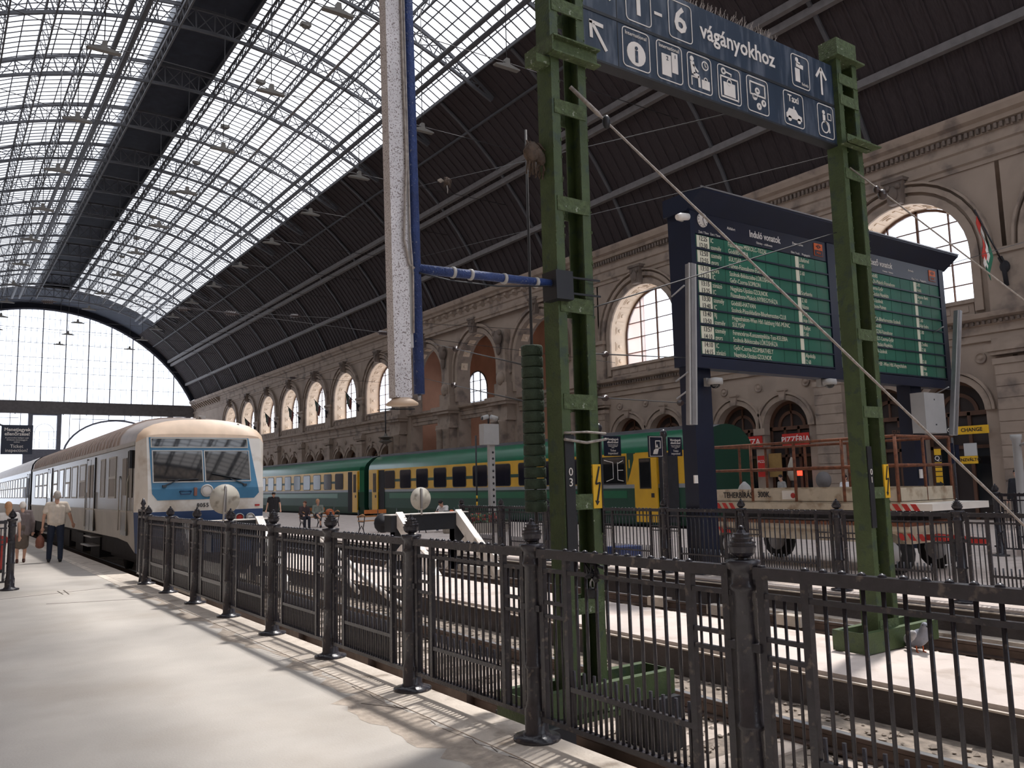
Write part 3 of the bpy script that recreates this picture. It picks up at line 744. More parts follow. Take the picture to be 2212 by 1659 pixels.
def panel_mesh(L):
    m = MB(); a, b = .075, L - .075
    m.box(-.028, .028, a, b, 1.165, 1.222); m.box(-.014, .014, a, b, 1.075, 1.10); m.box(-.02, .02, a, b, .135, .165)
    sp = [.105, .345, L - .345, L - .105]
    for y in sp: m.box(-.018, .018, y - .02, y + .02, .15, 1.19)
    m.box(-.014, .014, sp[1], sp[2], .37, .40)
    for s0, s1 in ((sp[0], sp[1]), (sp[2], sp[3])):
        for z in (.80, .885): m.box(-.012, .012, s0, s1, z - .011, z + .011)
    for k in range(12): 
        y = sp[1] + (sp[2] - sp[1]) * k / 11; m.lathe([(.02, 1.222), (.014, 1.232), (.003, 1.238)], (0, y, 0), 8)
    for y in (sp[0], sp[3]): m.lathe([(.022, 1.222), (.022, 1.23)], (0, y, 0), 8)
    return m.mesh('panel_frame', iron), sp
pan_me, SPY = panel_mesh(LP)
long_me = MB().tube([(0, 0, .15), (0, 0, 1.2)], .0105, 6).mesh('bar', iron)
short_me = MB().tube([(0, 0, .15), (0, 0, .50)], .0105, 6).mesh('short_bar', iron)
thin_me = MB().tube([(0, 0, .15), (0, 0, 1.08)], .008, 6).mesh('thin_bar', iron)
sheet_me = MB().box(-.006, .006, SPY[1], SPY[2], .15, .66).box(-.02, .02, SPY[1], SPY[2], .40, .425).box(-.006, .006, SPY[0], SPY[1], .15, 1.08).box(-.006, .006, SPY[2], SPY[3], .15, 1.08).mesh('sheet', iron)
def fence(label, x, ys, sheets=(), full=True, scale=1.0, both=True):
    f = thing('iron_fence', label, 'fence', (x, ys[0], 0))
    for i, y in enumerate(ys):
        p = inst('post', post_me, f, (0, y - ys[0], 0)); inst('finial', fin_me, p)
    for i, (ya, yb) in enumerate(zip(ys, ys[1:])):
        p = inst('panel_frame', pan_me, f, (0, ya - ys[0], 0), scale=(1, (yb - ya) / LP, 1))
        for k in range(1, 11): inst('bar', long_me, p, (0, SPY[1] + (SPY[2] - SPY[1]) * k / 11, 0))
        for k in range(11): inst('short_bar', short_me, p, (0, SPY[1] + (SPY[2] - SPY[1]) * (k + .5) / 11, 0))
        for s0, s1 in ((SPY[0], SPY[1]), (SPY[2], SPY[3])):
            for t in (.25, .5, .75): inst('thin_bar', thin_me, p, (0, s0 + (s1 - s0) * t, 0))
        if i in sheets: inst('sheet', sheet_me, p)
    return f
F1 = [1.02, 2.77] + [4.53 + 1.705 * k for k in range(0, 8)]
fc1 = fence('dark grey iron fence with ball finials along the near platform edge', 3.30, F1, sheets=(6, 7, 8))
# padlock and rag tied to the near fence, small notice plate
pl = thing('padlock', 'small dark padlock with ribbon tied to the near iron fence', 'padlock', (3.30, 3.92, 1.0))
MB().lathe([(.03, -.045), (.034, -.03), (.034, .005), (.028, .015)], n=10).build('body', black_p, pl)
MB().tube([(0, -.02, .01), (0, -.02, .05), (0, 0, .07), (0, .02, .05), (0, .02, .01)], .006, 6).build('shackle', steel, pl)
rb = MB()
for k in range(9): rb.tube([(0, 0, .09), (random.uniform(-.04, .04), random.uniform(-.06, .06), random.uniform(.08, .17)), (random.uniform(-.05, .05), random.uniform(-.08, .08), random.uniform(.05, .14))], .012, 5)
rb.build('ribbon', black_p, pl)
np_ = MB().box(-.01, .0, -.12, .12, -.12, .12); np_ = np_.build('notice_plate', board_navy, None, (3.265, 12.2, .92)); tag(np_, 'small dark notice plate fixed to the near iron fence', 'plate')
# gate leaf end with higher lattice at the end of the near fence
gt = thing('gate_panel', 'narrow iron gate panel with lattice crest at the end of the near fence', 'gate', (3.30, 16.64, 0))
g = MB().box(-.02, .02, 0, .04, .12, 1.34).box(-.02, .02, .62, .66, .12, 1.34).box(-.02, .02, 0, .66, 1.18, 1.22).box(-.02, .02, 0, .66, 1.3, 1.34).box(-.02, .02, 0, .66, .13, .17).box(-.008, .008, 0, .66, .17, .6)
g.build('frame', iron, gt)
tb_ = MB().tube([(0, 0, .15), (0, 0, 1.32)], .009, 6).mesh('bar', iron)
for k in range(1, 10): inst('bar', tb_, gt, (0, .03 + .06 * k, 0))
MB().lathe([(.05, 0), (.04, .1), (.03, 1.35), (.05, 1.37), (.02, 1.4), (.05, 1.45), (.012, 1.55)], n=10).build('post', iron, gt, (0, .3, 0))

F2 = [5.62 + 1.76 * k for k in range(-2, 8)]
fc2 = fence('dark iron fence with ball finials between the second track and the lift trailer', 10.92, F2); fc2.scale = (1, 1, .93)
F3 = [1.3 + 1.72 * k for k in range(0, 5)]
fc3 = fence('dark iron fence standing in front of the currency exchange shopfront', 17.42, F3)
for k, (x, y) in enumerate(((27.2, 13.2), (27.2, 14.9))):
    pass
# short fence at the left with gate post
lf = thing('iron_fence', 'short iron railing with round post across the near platform by the walkers', 'fence', (1.22, 17.4, 0))
pp = inst('post', post_me, lf); inst('finial', fin_me, pp)
p = inst('panel_frame', pan_me, lf, rotz=PI / 2)
for k in range(1, 11): inst('bar', long_me, p, (0, SPY[1] + (SPY[2] - SPY[1]) * k / 11, 0))
for k in range(11): inst('short_bar', short_me, p, (0, SPY[1] + (SPY[2] - SPY[1]) * (k + .5) / 11, 0))
for s0, s1 in ((SPY[0], SPY[1]), (SPY[2], SPY[3])):
    for t in (.25, .5, .75): inst('thin_bar', thin_me, p, (0, s0 + (s1 - s0) * t, 0))
pp = inst('post', post_me, lf, (-1.7, 0, 0)); inst('finial', fin_me, pp)
MB().tube([(0, 0, .35), (-.08, -.02, .3), (-.1, -.02, .22), (-.04, -.04, .16), (.05, -.05, .2), (.06, -.05, .12)], .008, 6).build('chain', steel, lf)

# ================================================================== SIGN GANTRY
ga = thing('sign_gantry', 'green riveted steel gantry carrying a dark blue pictogram sign', 'sign gantry', (0, 0, 0))
def gantry_post(x0, x1, zb, zt, battens):
    y0, y1 = 5.05, 5.24
    m = MB(); w = .085
    m.box(x0, x0 + .012, y0 + .014, y1 - .014, zb, zt); m.box(x0, x0 + w, y0, y0 + .014, zb, zt); m.box(x0, x0 + w, y1 - .014, y1, zb, zt)
    m.box(x1 - .012, x1, y0 + .014, y1 - .014, zb, zt); m.box(x1 - w, x1, y0, y0 + .014, zb, zt); m.box(x1 - w, x1, y1 - .014, y1, zb, zt)
    p = m.build('post', green_p, ga)
    bm = MB().box(x0 + .02, x1 - .02, y0 - .008, y0 + .004, -.06, .06).mesh('batten', green_rough)
    for z in battens: inst('batten', bm, p, (0, 0, z)); inst('batten', bm, p, (0, y1 - y0 + .004, z))
    cr = MB()
    for _ in range(260):       # crusted paint along the edges
        z = random.uniform(max(zb, .3), zt); x = random.choice((x0, x0 + w, x1 - w, x1)) + random.uniform(-.004, .004); s = random.uniform(.003, .009)
        cr.cbox((x, y0 - .002, z), s, s, s * random.uniform(1, 3))
    cr.build('paint_crust', green_rough, p, kind='stuff')
    return p
bl = [H(1240, y, 1, 5.05).z for y in (25, 240, 445, 660, 868, 1085, 1312)]
pL = gantry_post(4.0, 4.37, -.12, 6.75, bl)
br_ = [H(1880, y, 1, 5.05).z for y in (240, 390, 565, 725, 890, 1065)] + [.1, 6.05]
pR = gantry_post(8.05, 8.43, -.05, 6.28, br_)
MB().box(3.9, 4.47, 5.0, 5.29, -.14, -.1).build('foot_plate', green_p, ga)
def gbase(x0, x1, zb, zt):
    m = MB()
    for y in (4.98, 5.3):
        m.box(x0 + .012, x1 - .012, y, y + .012, zb, zt); m.box(x0 + .012, x1 - .012, y + .012, y + .07, zt - .012, zt); m.box(x0 + .012, x1 - .012, y + .012, y + .07, zb, zb + .012)
    m.box(x0, x0 + .012, 4.98, 5.37, zb, zt); m.box(x1 - .012, x1, 4.98, 5.37, zb, zt)
    return m.build('base_frame', green_p, ga)
gbase(7.72, 9.06, -.13, .075)
tag(gbase(3.55, 5.02, -.06, .125), 'grey worn base frame')
MB().box(3.62, 3.84, 4.8, 5.5, -.47, -.06).build('base_block', black_p, ga); MB().box(4.75, 5.0, 4.9, 5.4, -.47, -.06).build('base_block', black_p, ga)
# brackets
m = MB(); zb_ = H(1240, 125, 1, 5.05).z
m.box(3.96, 4.46, 5.0, 5.012, zb_ - .05, zb_ + .08); m.box(3.96, 4.46, 4.95, 5.04, zb_ + .075, zb_ + .088); m.box(3.96, 4.46, 4.95, 5.04, zb_ - .06, zb_ - .047); m.box(3.86, 4.0, 5.06, 5.2, zb_ - .13, zb_ - .06)
m.box(3.95, 3.965, 4.96, 5.34, zb_ - .05, zb_ + .08)
m.build('bracket', green_rough, ga)
zr = H(1850, 325, 1, 5.05).z
MB().box(8.02, 8.5, 4.86, 5.05, zr, zr + .015).box(8.02, 8.46, 4.96, 4.972, zr, zr + .1).build('bracket', green_rough, ga)
MB().box(7.98, 8.5, 4.98, 5.31, 6.28, 6.30).box(8.05, 8.42, 5.03, 5.26, 6.30, 6.52).build('cap_box', green_rough, ga)
tag(MB().box(4.365, 4.372 + .0, 5.03, 5.049, 1.25, 2.05).box(4.01, 4.1, 5.035, 5.049, .98, 2.02).build('number_plate', black_p, ga), 'black number strip')
for z, c in ((H(1228, 1020, 1, 5.03).z, '0'), (H(1228, 1043, 1, 5.03).z, '3')): text(c, .09, sign_white, ga, (4.055, 5.03, z), align='CENTER', name='number')
MB().box(8.06, 8.14, 5.035, 5.049, 1.1, 1.95).build('number_plate', black_p, ga)
for z, c in ((H(1880, 1020, 1, 5.03).z, '0'), (H(1880, 1037, 1, 5.03).z, '1')): text(c, .09, sign_white, ga, (8.1, 5.03, z), align='CENTER', name='number')
for x in (4.325, 8.385):
    zt = H(1288 if x < 5 else 1915, 1003, 1, 5.04).z; zb = H(1290 if x < 5 else 1925, 1098 if x < 5 else 1075, 1, 5.04).z
    ylo = MB().box(x - .045, x + .045, 5.034, 5.05, zb, zt).build('warning_plate', yellow_sign, ga)
    h = zt - zb; pts = [(x + .02, zt - .05 * h), (x - .02, zt - .45 * h), (x + .025, zt - .42 * h), (x - .01, zt - .85 * h)]
    f = MB()
    for a, b in zip(pts, pts[1:]): f.bar((a[0], 5.03, a[1]), (b[0], 5.03, b[1]), .014, .004, (0, 1, 0))
    f.prism([(x - .03, zt - .82 * h), (x + .012, zt - .84 * h), (x - .012, zt - .93 * h)], 5.028, 5.032, 'y'); f.build('lightning_mark', black_p, ylo)
# wire rope lashing round the left post
MB().tube([(3.98, 5.0, 1.98), (4.2, 5.0, 1.955), (4.4, 5.0, 1.985)], .012, 6).tube([(3.98, 5.0, 2.03), (4.2, 5.0, 2.04), (4.4, 5.0, 2.03)], .01, 6).build('lashing', cable_m, ga)
# sign panels
SY = 5.11
zs0, zs1, zs2 = 5.29, 5.73, 6.21
for a, b in ((zs0, zs1 - .012), (zs1 + .012, zs2)):
    sp_ = MB().box(4.4, 8.05, SY, SY + .12, a, b).build('sign_panel', sign_blue, ga)
MB().box(4.4, 8.05, SY - .006, SY + .12, zs1 - .014, zs1 + .014).box(4.4, 8.05, SY - .004, SY + .12, zs0 - .02, zs0).build('sign_rail', black_p, ga)
jx = H(1335, 100, 1, SY).x
MB().box(jx - .005, jx + .005, SY - .003, SY, zs0, zs2).build('sign_joint', black_p, ga)
class Icons:
    def __init__(s): s.cur = MB()
    def __getattr__(s, k): return getattr(s.cur, k)
    def flush(s, nm):
        if s.cur.f: s.cur.build(nm, sign_white, ga)
        s.cur = MB()
sg = Icons()
SF = SY - .004
def sx(px, py): p = H(px, py, 1, SY); return p.x, p.z
def rrect(m, x0, x1, z0, z1, r=.04, w=.009):
    pts = []
    for cx, cz, a0 in ((x1 - r, z1 - r, 0), (x0 + r, z1 - r, 90), (x0 + r, z0 + r, 180), (x1 - r, z0 + r, 270)):
        for k in range(4): a = math.radians(a0 + 30 * k); pts.append((cx + r * math.cos(a), cz + r * math.sin(a)))
    pts.append(pts[0])
    for a, b in zip(pts, pts[1:]): m.bar((a[0], SF, a[1]), (b[0], SF, b[1]), w, .004, (0, 1, 0))
def disc(m, x, z, r, n=18, y=None): 
    y = SF if y is None else y
    m.prism([(x + r * math.cos(2 * PI * k / n), z + r * math.sin(2 * PI * k / n)) for k in range(n)], y, y + .004, 'y')
def ring(m, x, z, r, w):
    P = [(x + r * math.cos(2 * PI * k / 18), z + r * math.sin(2 * PI * k / 18)) for k in range(19)]
    for a, b in zip(P, P[1:]): m.bar((a[0], SF, a[1]), (b[0], SF, b[1]), w, .004, (0, 1, 0))
def ln(m, x0, z0, x1, z1, w): m.bar((x0, SF, z0), (x1, SF, z1), w, .004, (0, 1, 0))
def sq(m, x0, x1, z0, z1): m.box(x0, x1, SF, SF + .004, z0, z1)
def icon(px): x, z = sx(*px); return x, z
# lower row boxes: centres by pixel
lowc = [sx(1374, 112), sx(1446, 140), sx(1511, 163), sx(1575, 184), sx(1636, 204), sx(1714, 234), sx(1771, 248)]
zc = (zs0 + zs1) / 2
hw, hh = .165, .185
X = [c[0] for c in lowc]; X[-1] = 7.86
for x in X: rrect(sg, x - (hw if x < 7.8 else .14), x + (hw if x < 7.8 else .14), zc - hh, zc + hh); sg.flush('pictogram_frame')
sg.flush('pictogram_frames')
# arrow up-left
ax = sx(1292, 85)[0]
ln(sg, ax - .06, zc + .09, ax + .09, zc - .12, .035); ln(sg, ax - .085, zc + .115, ax - .08, zc - .04, .035); ln(sg, ax - .1, zc + .11, ax + .06, zc + .1, .035)
sg.flush('arrow'); disc(sg, X[0], zc - .04, .115); sg.flush('info_disc')
x = X[1]; sq(sg, x - .1, x + .02, zc - .14, zc + .07); sq(sg, x + .03, x + .11, zc - .09, zc + .11)
sg.flush('ticket_pictogram')
x = X[2]
disc(sg, x - .10, zc + .13, .026); ln(sg, x - .1, zc + .1, x - .085, zc - .02, .05); ln(sg, x - .085, zc - .02, x - .01, zc - .03, .035); ln(sg, x - .015, zc - .03, x - .01, zc - .14, .03); ln(sg, x - .09, zc + .07, x - .02, zc + .01, .02)
ln(sg, x - .12, zc - .05, x - .03, zc - .05, .012); ln(sg, x - .115, zc - .05, x - .115, zc - .14, .012)
ring(sg, x + .08, zc + .1, .042, .012); ln(sg, x + .08, zc + .1, x + .08, zc + .13, .008); ln(sg, x + .08, zc + .1, x + .1, zc + .09, .008)
sq(sg, x + .025, x + .135, zc - .14, zc - .05); ring(sg, x + .08, zc - .045, .022, .01)
sg.flush('waiting_room_pictogram')
x = X[3]
ring(sg, x - .08, zc + .125, .026, .02); ln(sg, x - .05, zc + .125, x + .04, zc + .115, .014); ln(sg, x + .03, zc + .115, x + .03, zc + .09, .012)
for a in ((-.13, -.14, .13, -.14), (-.13, .07, .13, .07), (-.125, -.14, -.125, .07), (.125, -.14, .125, .07)): ln(sg, x + a[0], zc + a[1], x + a[2], zc + a[3], .016)
sq(sg, x - .085, x + .085, zc - .12, zc + .02); ring(sg, x, zc + .025, .03, .012)
sg.flush('left_luggage_pictogram')
x = X[4]
for a in ((-.12, .13, .12, .13), (-.12, 0, .12, 0), (-.115, 0, -.115, .13), (.115, 0, .115, .13)): ln(sg, x + a[0], zc + a[1], x + a[2], zc + a[3], .016)
for dx, dz in ((0, .05), (-.045, -.02), (.09, -.06), (.015, -.11)): disc(sg, x + dx, zc + dz, .037)
sg.flush('money_pictogram')
x = X[5]
sg.prism([(x - .13, zc - .11), (x + .13, zc - .11), (x + .13, zc - .06), (x + .07, zc - .045), (x + .03, zc + .0), (x - .08, zc + .0), (x - .11, zc - .05), (x - .13, zc - .06)], SF, SF + .004, 'y')
disc(sg, x - .075, zc - .115, .03); disc(sg, x + .08, zc - .115, .03); ln(sg, x + .0, zc, x + .0, zc + .03, .02)
sg.flush('taxi_pictogram')
x = X[6]
disc(sg, x - .03, zc + .1, .024); ln(sg, x - .03, zc + .07, x - .03, zc, .045); ln(sg, x - .03, zc, x + .05, zc - .02, .022); ln(sg, x + .05, zc - .02, x + .06, zc - .12, .02); ring(sg, x - .02, zc - .07, .062, .014)
for a in ((.04, .03, .1, .03), (.04, .1, .1, .1), (.04, .03, .04, .1), (.1, .03, .1, .1)): ln(sg, x + a[0], zc + a[1], x + a[2], zc + a[3], .009)
sg.flush('wheelchair_pictogram')
# upper row
zu = (zs1 + zs2) / 2
x1_, x6_, xd, xt = sx(1378, 10)[0], sx(1469, 52)[0], sx(1421, 36)[0], sx(1513, 92)[0]
for x in (x1_, x6_): rrect(sg, x - .155, x + .155, zu - .19, zu + .19); sg.flush('number_frame')
sg.flush('number_frames'); ln(sg, xd - .05, zu - .02, xd + .05, zu - .02, .03); sg.flush('dash')
xa = sx(1300, 5)[0]; ln(sg, xa - .04, zu + .1, xa + .1, zu - .08, .035); ln(sg, xa - .06, zu + .13, xa - .06, zu, .035)
sg.flush('arrow'); xd_ = 7.46; rrect(sg, xd_ - .15, xd_ + .15, zu - .18, zu + .18)
sg.prism([(xd_ - .09, zu - .12), (xd_ - .01, zu - .12), (xd_ - .01, zu + .03), (xd_ - .09, zu + .03)], SF, SF + .004, 'y'); disc(sg, xd_ - .05, zu + .13, .026); ln(sg, xd_ - .07, zu + .07, xd_ + .05, zu + .06, .045); ln(sg, xd_ - .06, zu + .1, xd_ + .0, zu + .09, .03)
sg.flush('drinking_water_pictogram'); xu = 7.83; ln(sg, xu, zu - .16, xu, zu + .13, .03); ln(sg, xu, zu + .15, xu - .09, zu + .03, .032); ln(sg, xu, zu + .15, xu + .09, zu + .03, .032)
sg.flush('arrow')
text('1', .36, sign_white, ga, (x1_, SF, zu), align='CENTER', bold=.006); text('6', .36, sign_white, ga, (x6_, SF, zu), align='CENTER', bold=.006)
text('vágányokhoz', .235, sign_white, ga, (xt, SF, zu - .0), sx=.93, bold=.004)
text('International', .052, sign_white, ga, (X[0], SF, zc + .135), align='CENTER'); text('International', .052, sign_white, ga, (X[1], SF, zc + .14), align='CENTER')
text('Taxi', .105, sign_white, ga, (X[5], SF, zc + .11), align='CENTER', bold=.002); text('Ivóvíz', .05, sign_white, ga, (xd_ + .07, SF, zu - .13), align='CENTER')
text('i', .22, sign_blue, ga, (X[0], SF - .003, zc - .05), align='CENTER', bold=.006)
text('2', .06, sign_blue, ga, (X[1] - .03, SF - .003, zc + .03), align='CENTER'); text('1', .05, sign_blue, ga, (X[1] + .075, SF - .003, zc + .07), align='CENTER')
for (dx, dz), c in zip(((0, .05), (-.045, -.02), (.09, -.06), (.015, -.11)), ('Fr', 'DM', '$', '£')): text(c, .036, sign_blue, ga, (X[4] + dx, SF - .003, zc + dz), align='CENTER')
spk = MB()
for k in range(150):
    x = 5.3 + (7.15 - 5.3) * k / 150; y = SY + .03 + .06 * random.random()
    spk.bar((x, y, zs2), (x + random.uniform(-.05, .05), y + random.uniform(-.06, .04), zs2 + random.uniform(.07, .12)), .004)
spk.build('bird_spikes', cable_m, ga, kind='stuff')

# counterweight stack beside the left post
cw = thing('counterweight_stack', 'stack of dark green counterweight blocks behind the gantry post numbered 03', 'counterweight', (3.985, 5.4, 1.42))
blk = MB().lathe([(.085, 0.003), (.09, .012), (.09, .078), (.085, .087)], n=12).mesh('weight_block', mat('dark_green_paint', S(52, 66, 50), .8, var=.3, scale=16, bump=.5, bscale=50))
nblk = 15
for k in range(nblk): inst('weight_block', blk, cw, (0, 0, k * .09))
MB().tube([(0, 0, -.95), (0, 0, 3.2)], .012, 6).build('hanger_rod', wire_m, cw)
MB().box(-.06, .06, -.06, .06, -1.9, -.9).build('guide_foot', black_p, cw)

# hanging white and blue columns
hc = thing('hanging_light_column', 'speckled white metal column with cables hung beside a blue tube', 'light column', (2.615, 5.05, 2.2)); hc.rotation_euler = (0, -.02, 0)
m = MB(); m.box(-.075, -.03, -.05, .05, .05, 5.2); m.box(-.03, .06, -.035, .05, .05, 5.2); m.build('casing', metal_w, hc); 
MB().box(.062, .085, -.03, .03, .4, 5.2).build('cable_duct', zinc, hc)
MB().tube([(.05, -.05, 5.2), (.05, -.05, 2.6), (.055, -.055, 1.7), (.03, -.06, 1.4), (.02, -.055, 1.15), (.06, -.05, .98), (.1, -.04, .96)], .009, 6).tube([(.075, -.045, 5.2), (.07, -.05, 1.2), (.085, -.05, .9), (.08, -.045, .5)], .007, 6).build('loose_cable', cable_m, hc)
MB().lathe([(.11, 0), (.11, .015), (.06, .05)], n=14).build('end_cap', cab_beige, hc)
b_ = MB().tube([(.135, 0, .08), (.125, 0, 5.2)], .038, 12).build('blue_tube', blue_tube, hc)
MB().tube([(.135, 0, .04), (.135, 0, .08)], .012, 8).build('tube_tip', steel, b_)
MB().tube([(.14, 0, .97), (1.36, 0, .985)], [.036, .03], 10).build('cross_arm', blue_tube, hc)
MB().tube([(.14, -.04, .93), (.4, -.045, .9), (.8, -.04, .9), (1.3, -.04, .95)], .006, 5).build('arm_cable', black_p, hc)
cpm = MB().lathe([(.042, -.012), (.042, .012)], n=10, axis='x').mesh('clip', zinc)
for t in (.3, .45, .75, 1.05): inst('clip', cpm, hc, (.14 + t, 0, .975))
MB().box(1.33, 1.5, -.08, .1, .85, 1.08).box(1.36, 1.8, -.06, -.045, 1.03, 1.045).box(1.36, 1.8, -.06, -.045, .9, .915).build('clamp', black_p, hc)
MB().bar((0.03, 0, 1.95 + .0), (.135, 0, 1.99), .03, .03).build('spacer', zinc, hc)
MB().bar((-.05, .0, 5.19), (1.5, .0, 5.15), .05, .05).build('top_arm', blue_tube, hc)

# ================================================================== WIRES
def wire(name, label, pts, r, m, cat='wire', sag=0.0, grp=None):
    if sag and len(pts) == 2:
        a, b = Vector(pts[0]), Vector(pts[1]); pts = [a.lerp(b, t / 10) - Vector((0, 0, sag * 4 * (t / 10) * (1 - t / 10))) for t in range(11)]
    o = MB().tube(pts, r, 6).build(name, m); tag(o, label, cat, grp); return o
wS = H(1232, 188, 1, 5.02); wE = H(2212, 1135, 0, 7.0); wE2 = wE + (wE - wS) * .40
sc_ = thing('stay_cable', 'thick twisted steel stay cable slanting down from the gantry post numbered 03', 'cable', tuple(wS))
n_ = 60; tw = [(wE2 - wS) * (k / n_) for k in range(n_ + 1)]
MB().tube(tw, [.009 + .002 * (k % 2) for k in range(n_ + 1)], 6).build('rope', cable_m, sc_)
d_ = (wE2 - wS).normalized()
MB().tube([Vector((0, 0, 0)), d_ * .32, d_ * .36], [.018, .02, .012], 8).build('turnbuckle', cable_m, sc_)
MB().ell(d_ * .42, .035, .035, .06).build('knot', black_p, sc_)
aS = H(1836, 362, 1, 5.04); aE = H(2212, 648, 0, 10.6); aE2 = aE + (aE - aS) * .6
sc2 = thing('stay_cable', 'thin steel stay with egg insulator running from the gantry post numbered 01', 'cable', tuple(aS))
MB().tube([Vector((0, 0, 0)), aE2 - aS], .009, 6).build('rope', cable_m, sc2)
q = H(1906, 420, 1, (aS + (aE - aS) * .17).y) - aS
MB().ell(q, .06, .05, .06).ell(q * .82, .04, .035, .045).build('insulator', insul, sc2)
insm = MB()
insm.lathe([(.03, -.22), (.035, -.2), (.02, -.18)] + sum([[(.085, -.15 + .06 * k), (.03, -.12 + .06 * k)] for k in range(5)], []) + [(.02, .2), (.01, .24)], n=10, axis='x')
insm = insm.mesh('insulator', insul)
def span(A, B, label, ins=(), r=.012, sag=.15, ext=None):
    """A, B: end points; ext: stretch the line to these two x planes"""
    A, B = Vector(A), Vector(B)
    if ext:
        d = B - A; A, B = A + d * ((ext[0] - A.x) / d.x), A + d * ((ext[1] - A.x) / d.x)
    t = thing('span_wire', label, 'span wire', tuple(A)); D = B - A
    MB().tube([D * (k / 12) - Vector((0, 0, sag * 4 * k / 12 * (1 - k / 12))) for k in range(13)], r, 5).build('rope', wire_m, t)
    for px in ins:
        f = min((k / 200 for k in range(201)), key=lambda f: abs(PX(A + D * f)[0] - px))
        o = inst('insulator', insm, t, D * f - Vector((0, 0, sag * 4 * f * (1 - f)))); q_ = D.to_track_quat('X', 'Z'); o.rotation_euler = q_.to_euler(); k_ = min(1.3, max(.28, (A + D * f).length / 24)); o.scale = (k_, k_, k_)
    return t, A, B
def PX(p):
    d = Vector(p) - Vector((0, 0, EYE)); z = d.dot(fwd); return (CX + FPX * d.dot(right) / z, CY - FPX * d.dot(up) / z)
W_ = (-7.15, 29.9)
span(H(0, 645, 1, 40), H(850, 695, 1, 40), 'upper overhead span wire with ceramic insulators crossing above the train', (110, 400, 640), sag=.0, ext=W_)
span(H(150, 632, 1, 33), H(850, 722, 1, 33), 'lower overhead span wire with ceramic insulators crossing above the train', (505, 825), sag=.0, ext=W_)
span(H(400, 805, 1, 60), H(870, 828, 1, 60), 'low span wire with spiral insulator above the arcade arches', (635,), sag=.0, ext=W_)
span(H(905, 735, 0, 28.9), (3.985, 5.42, 2.6), 'overhead wire with dark insulators beside the counterweight stack', (985, 1162), sag=0, r=.008)
span(H(905, 815, 0, 28.6), (3.985, 5.42, 2.3), 'lower overhead wire with dark insulators beside the counterweight stack', (980, 1160), sag=0, r=.008)
span((4.36, 5.15, H(1283, 765, 1, 5.15).z), (10.96, 10.2, H(1452, 770, 1, 10.2).z), 'short wire with dark insulator in front of the arched window', (1308,), sag=0, r=.007)
span((4.36, 5.15, H(1283, 858, 1, 5.15).z), (11.05, 10.3, H(1500, 872, 1, 10.3).z), 'short wire with dark insulator above the small arches', (1308, 1470), sag=0, r=.007)
span(H(880, 562, 0, 26.6), (8.1, 5.06, H(1815, 325, 1, 5.06).z), 'long thin wire running to the clamp on the gantry post numbered 01', (), r=.007, sag=0)
_, rA, rB = span(H(880, 408, 0, 23.9), (6.4, 5.17, 5.28), 'long thin wire passing under the blue pictogram sign', (), r=.007, sag=0)
span((4.36, 5.15, H(1283, 672, 1, 5.15).z), (8.06, 5.2, H(1800, 500, 1, 5.2).z), 'faint wire crossing in front of the tall arched window', (), r=.006, sag=.0)
span((19.7, 9.9, 6.6), H(2300, 497, 0, 29.9), 'faint wire running from the board hood to the arcade wall', (), r=.008, sag=0)
# bundle of rags hanging on a wire, nest on the gantry
def rag(label, c, s, name='rag_bundle', tail=True):
    t = thing(name, label, 'bundle', tuple(c)); m = MB()
    for k in range(9): m.ell((random.uniform(-.06, .06) * s, random.uniform(-.05, .05) * s, random.uniform(-.12, .05) * s), .07 * s, .05 * s, .1 * s, 7, 5, Matrix.Rotation(random.uniform(-1, 1), 3, 'Y'))
    for k in range(16):
        a = random.uniform(-.1, .1) * s; m.tube([(a, 0, .1 * s), (a * 1.4 + .05 * s, random.uniform(-.08, .08) * s, 0), (a * 1.3, random.uniform(-.08, .08) * s, -.2 * s - random.random() * .12 * s)], .009 * s, 5)
    m.build('cloth', mat('rag', S(88, 74, 64), .95, var=.4, scale=12, bump=.6, bscale=30), t)
    if tail:
        w = MB()
        for k in range(5): w.ell((-.2 * s - .03 * k * s, 0, -.03 * s - .02 * k * s), .1 * s, .02 * s, .03 * s, 6, 4, Matrix.Rotation(.5, 3, 'Y'))
        w.build('feather_flap', mat('rag_light', S(150, 138, 126), .9, var=.3, scale=14), t); MB().tube([(0, 0, -.2 * s), (.03 * s, 0, -.35 * s), (.02 * s, 0, -.5 * s)], [.025 * s, .02 * s, .012 * s], 6).build('rope_end', cable_m, t)
    return t
rf = min((k / 300 for k in range(301)), key=lambda f: abs(PX(rA.lerp(rB, f))[0] - 965)); rp_ = rA.lerp(rB, rf)
rag('tangled rag and feather bundle hanging from a thin wire', rp_ - Vector((0, 0, .02)), .032 * (rp_ - Vector((0, 0, EYE))).length)
rag('dark straw nest clinging to the gantry post numbered 03', Vector((3.9, 5.2, 4.35)), .75, 'bird_nest', False)

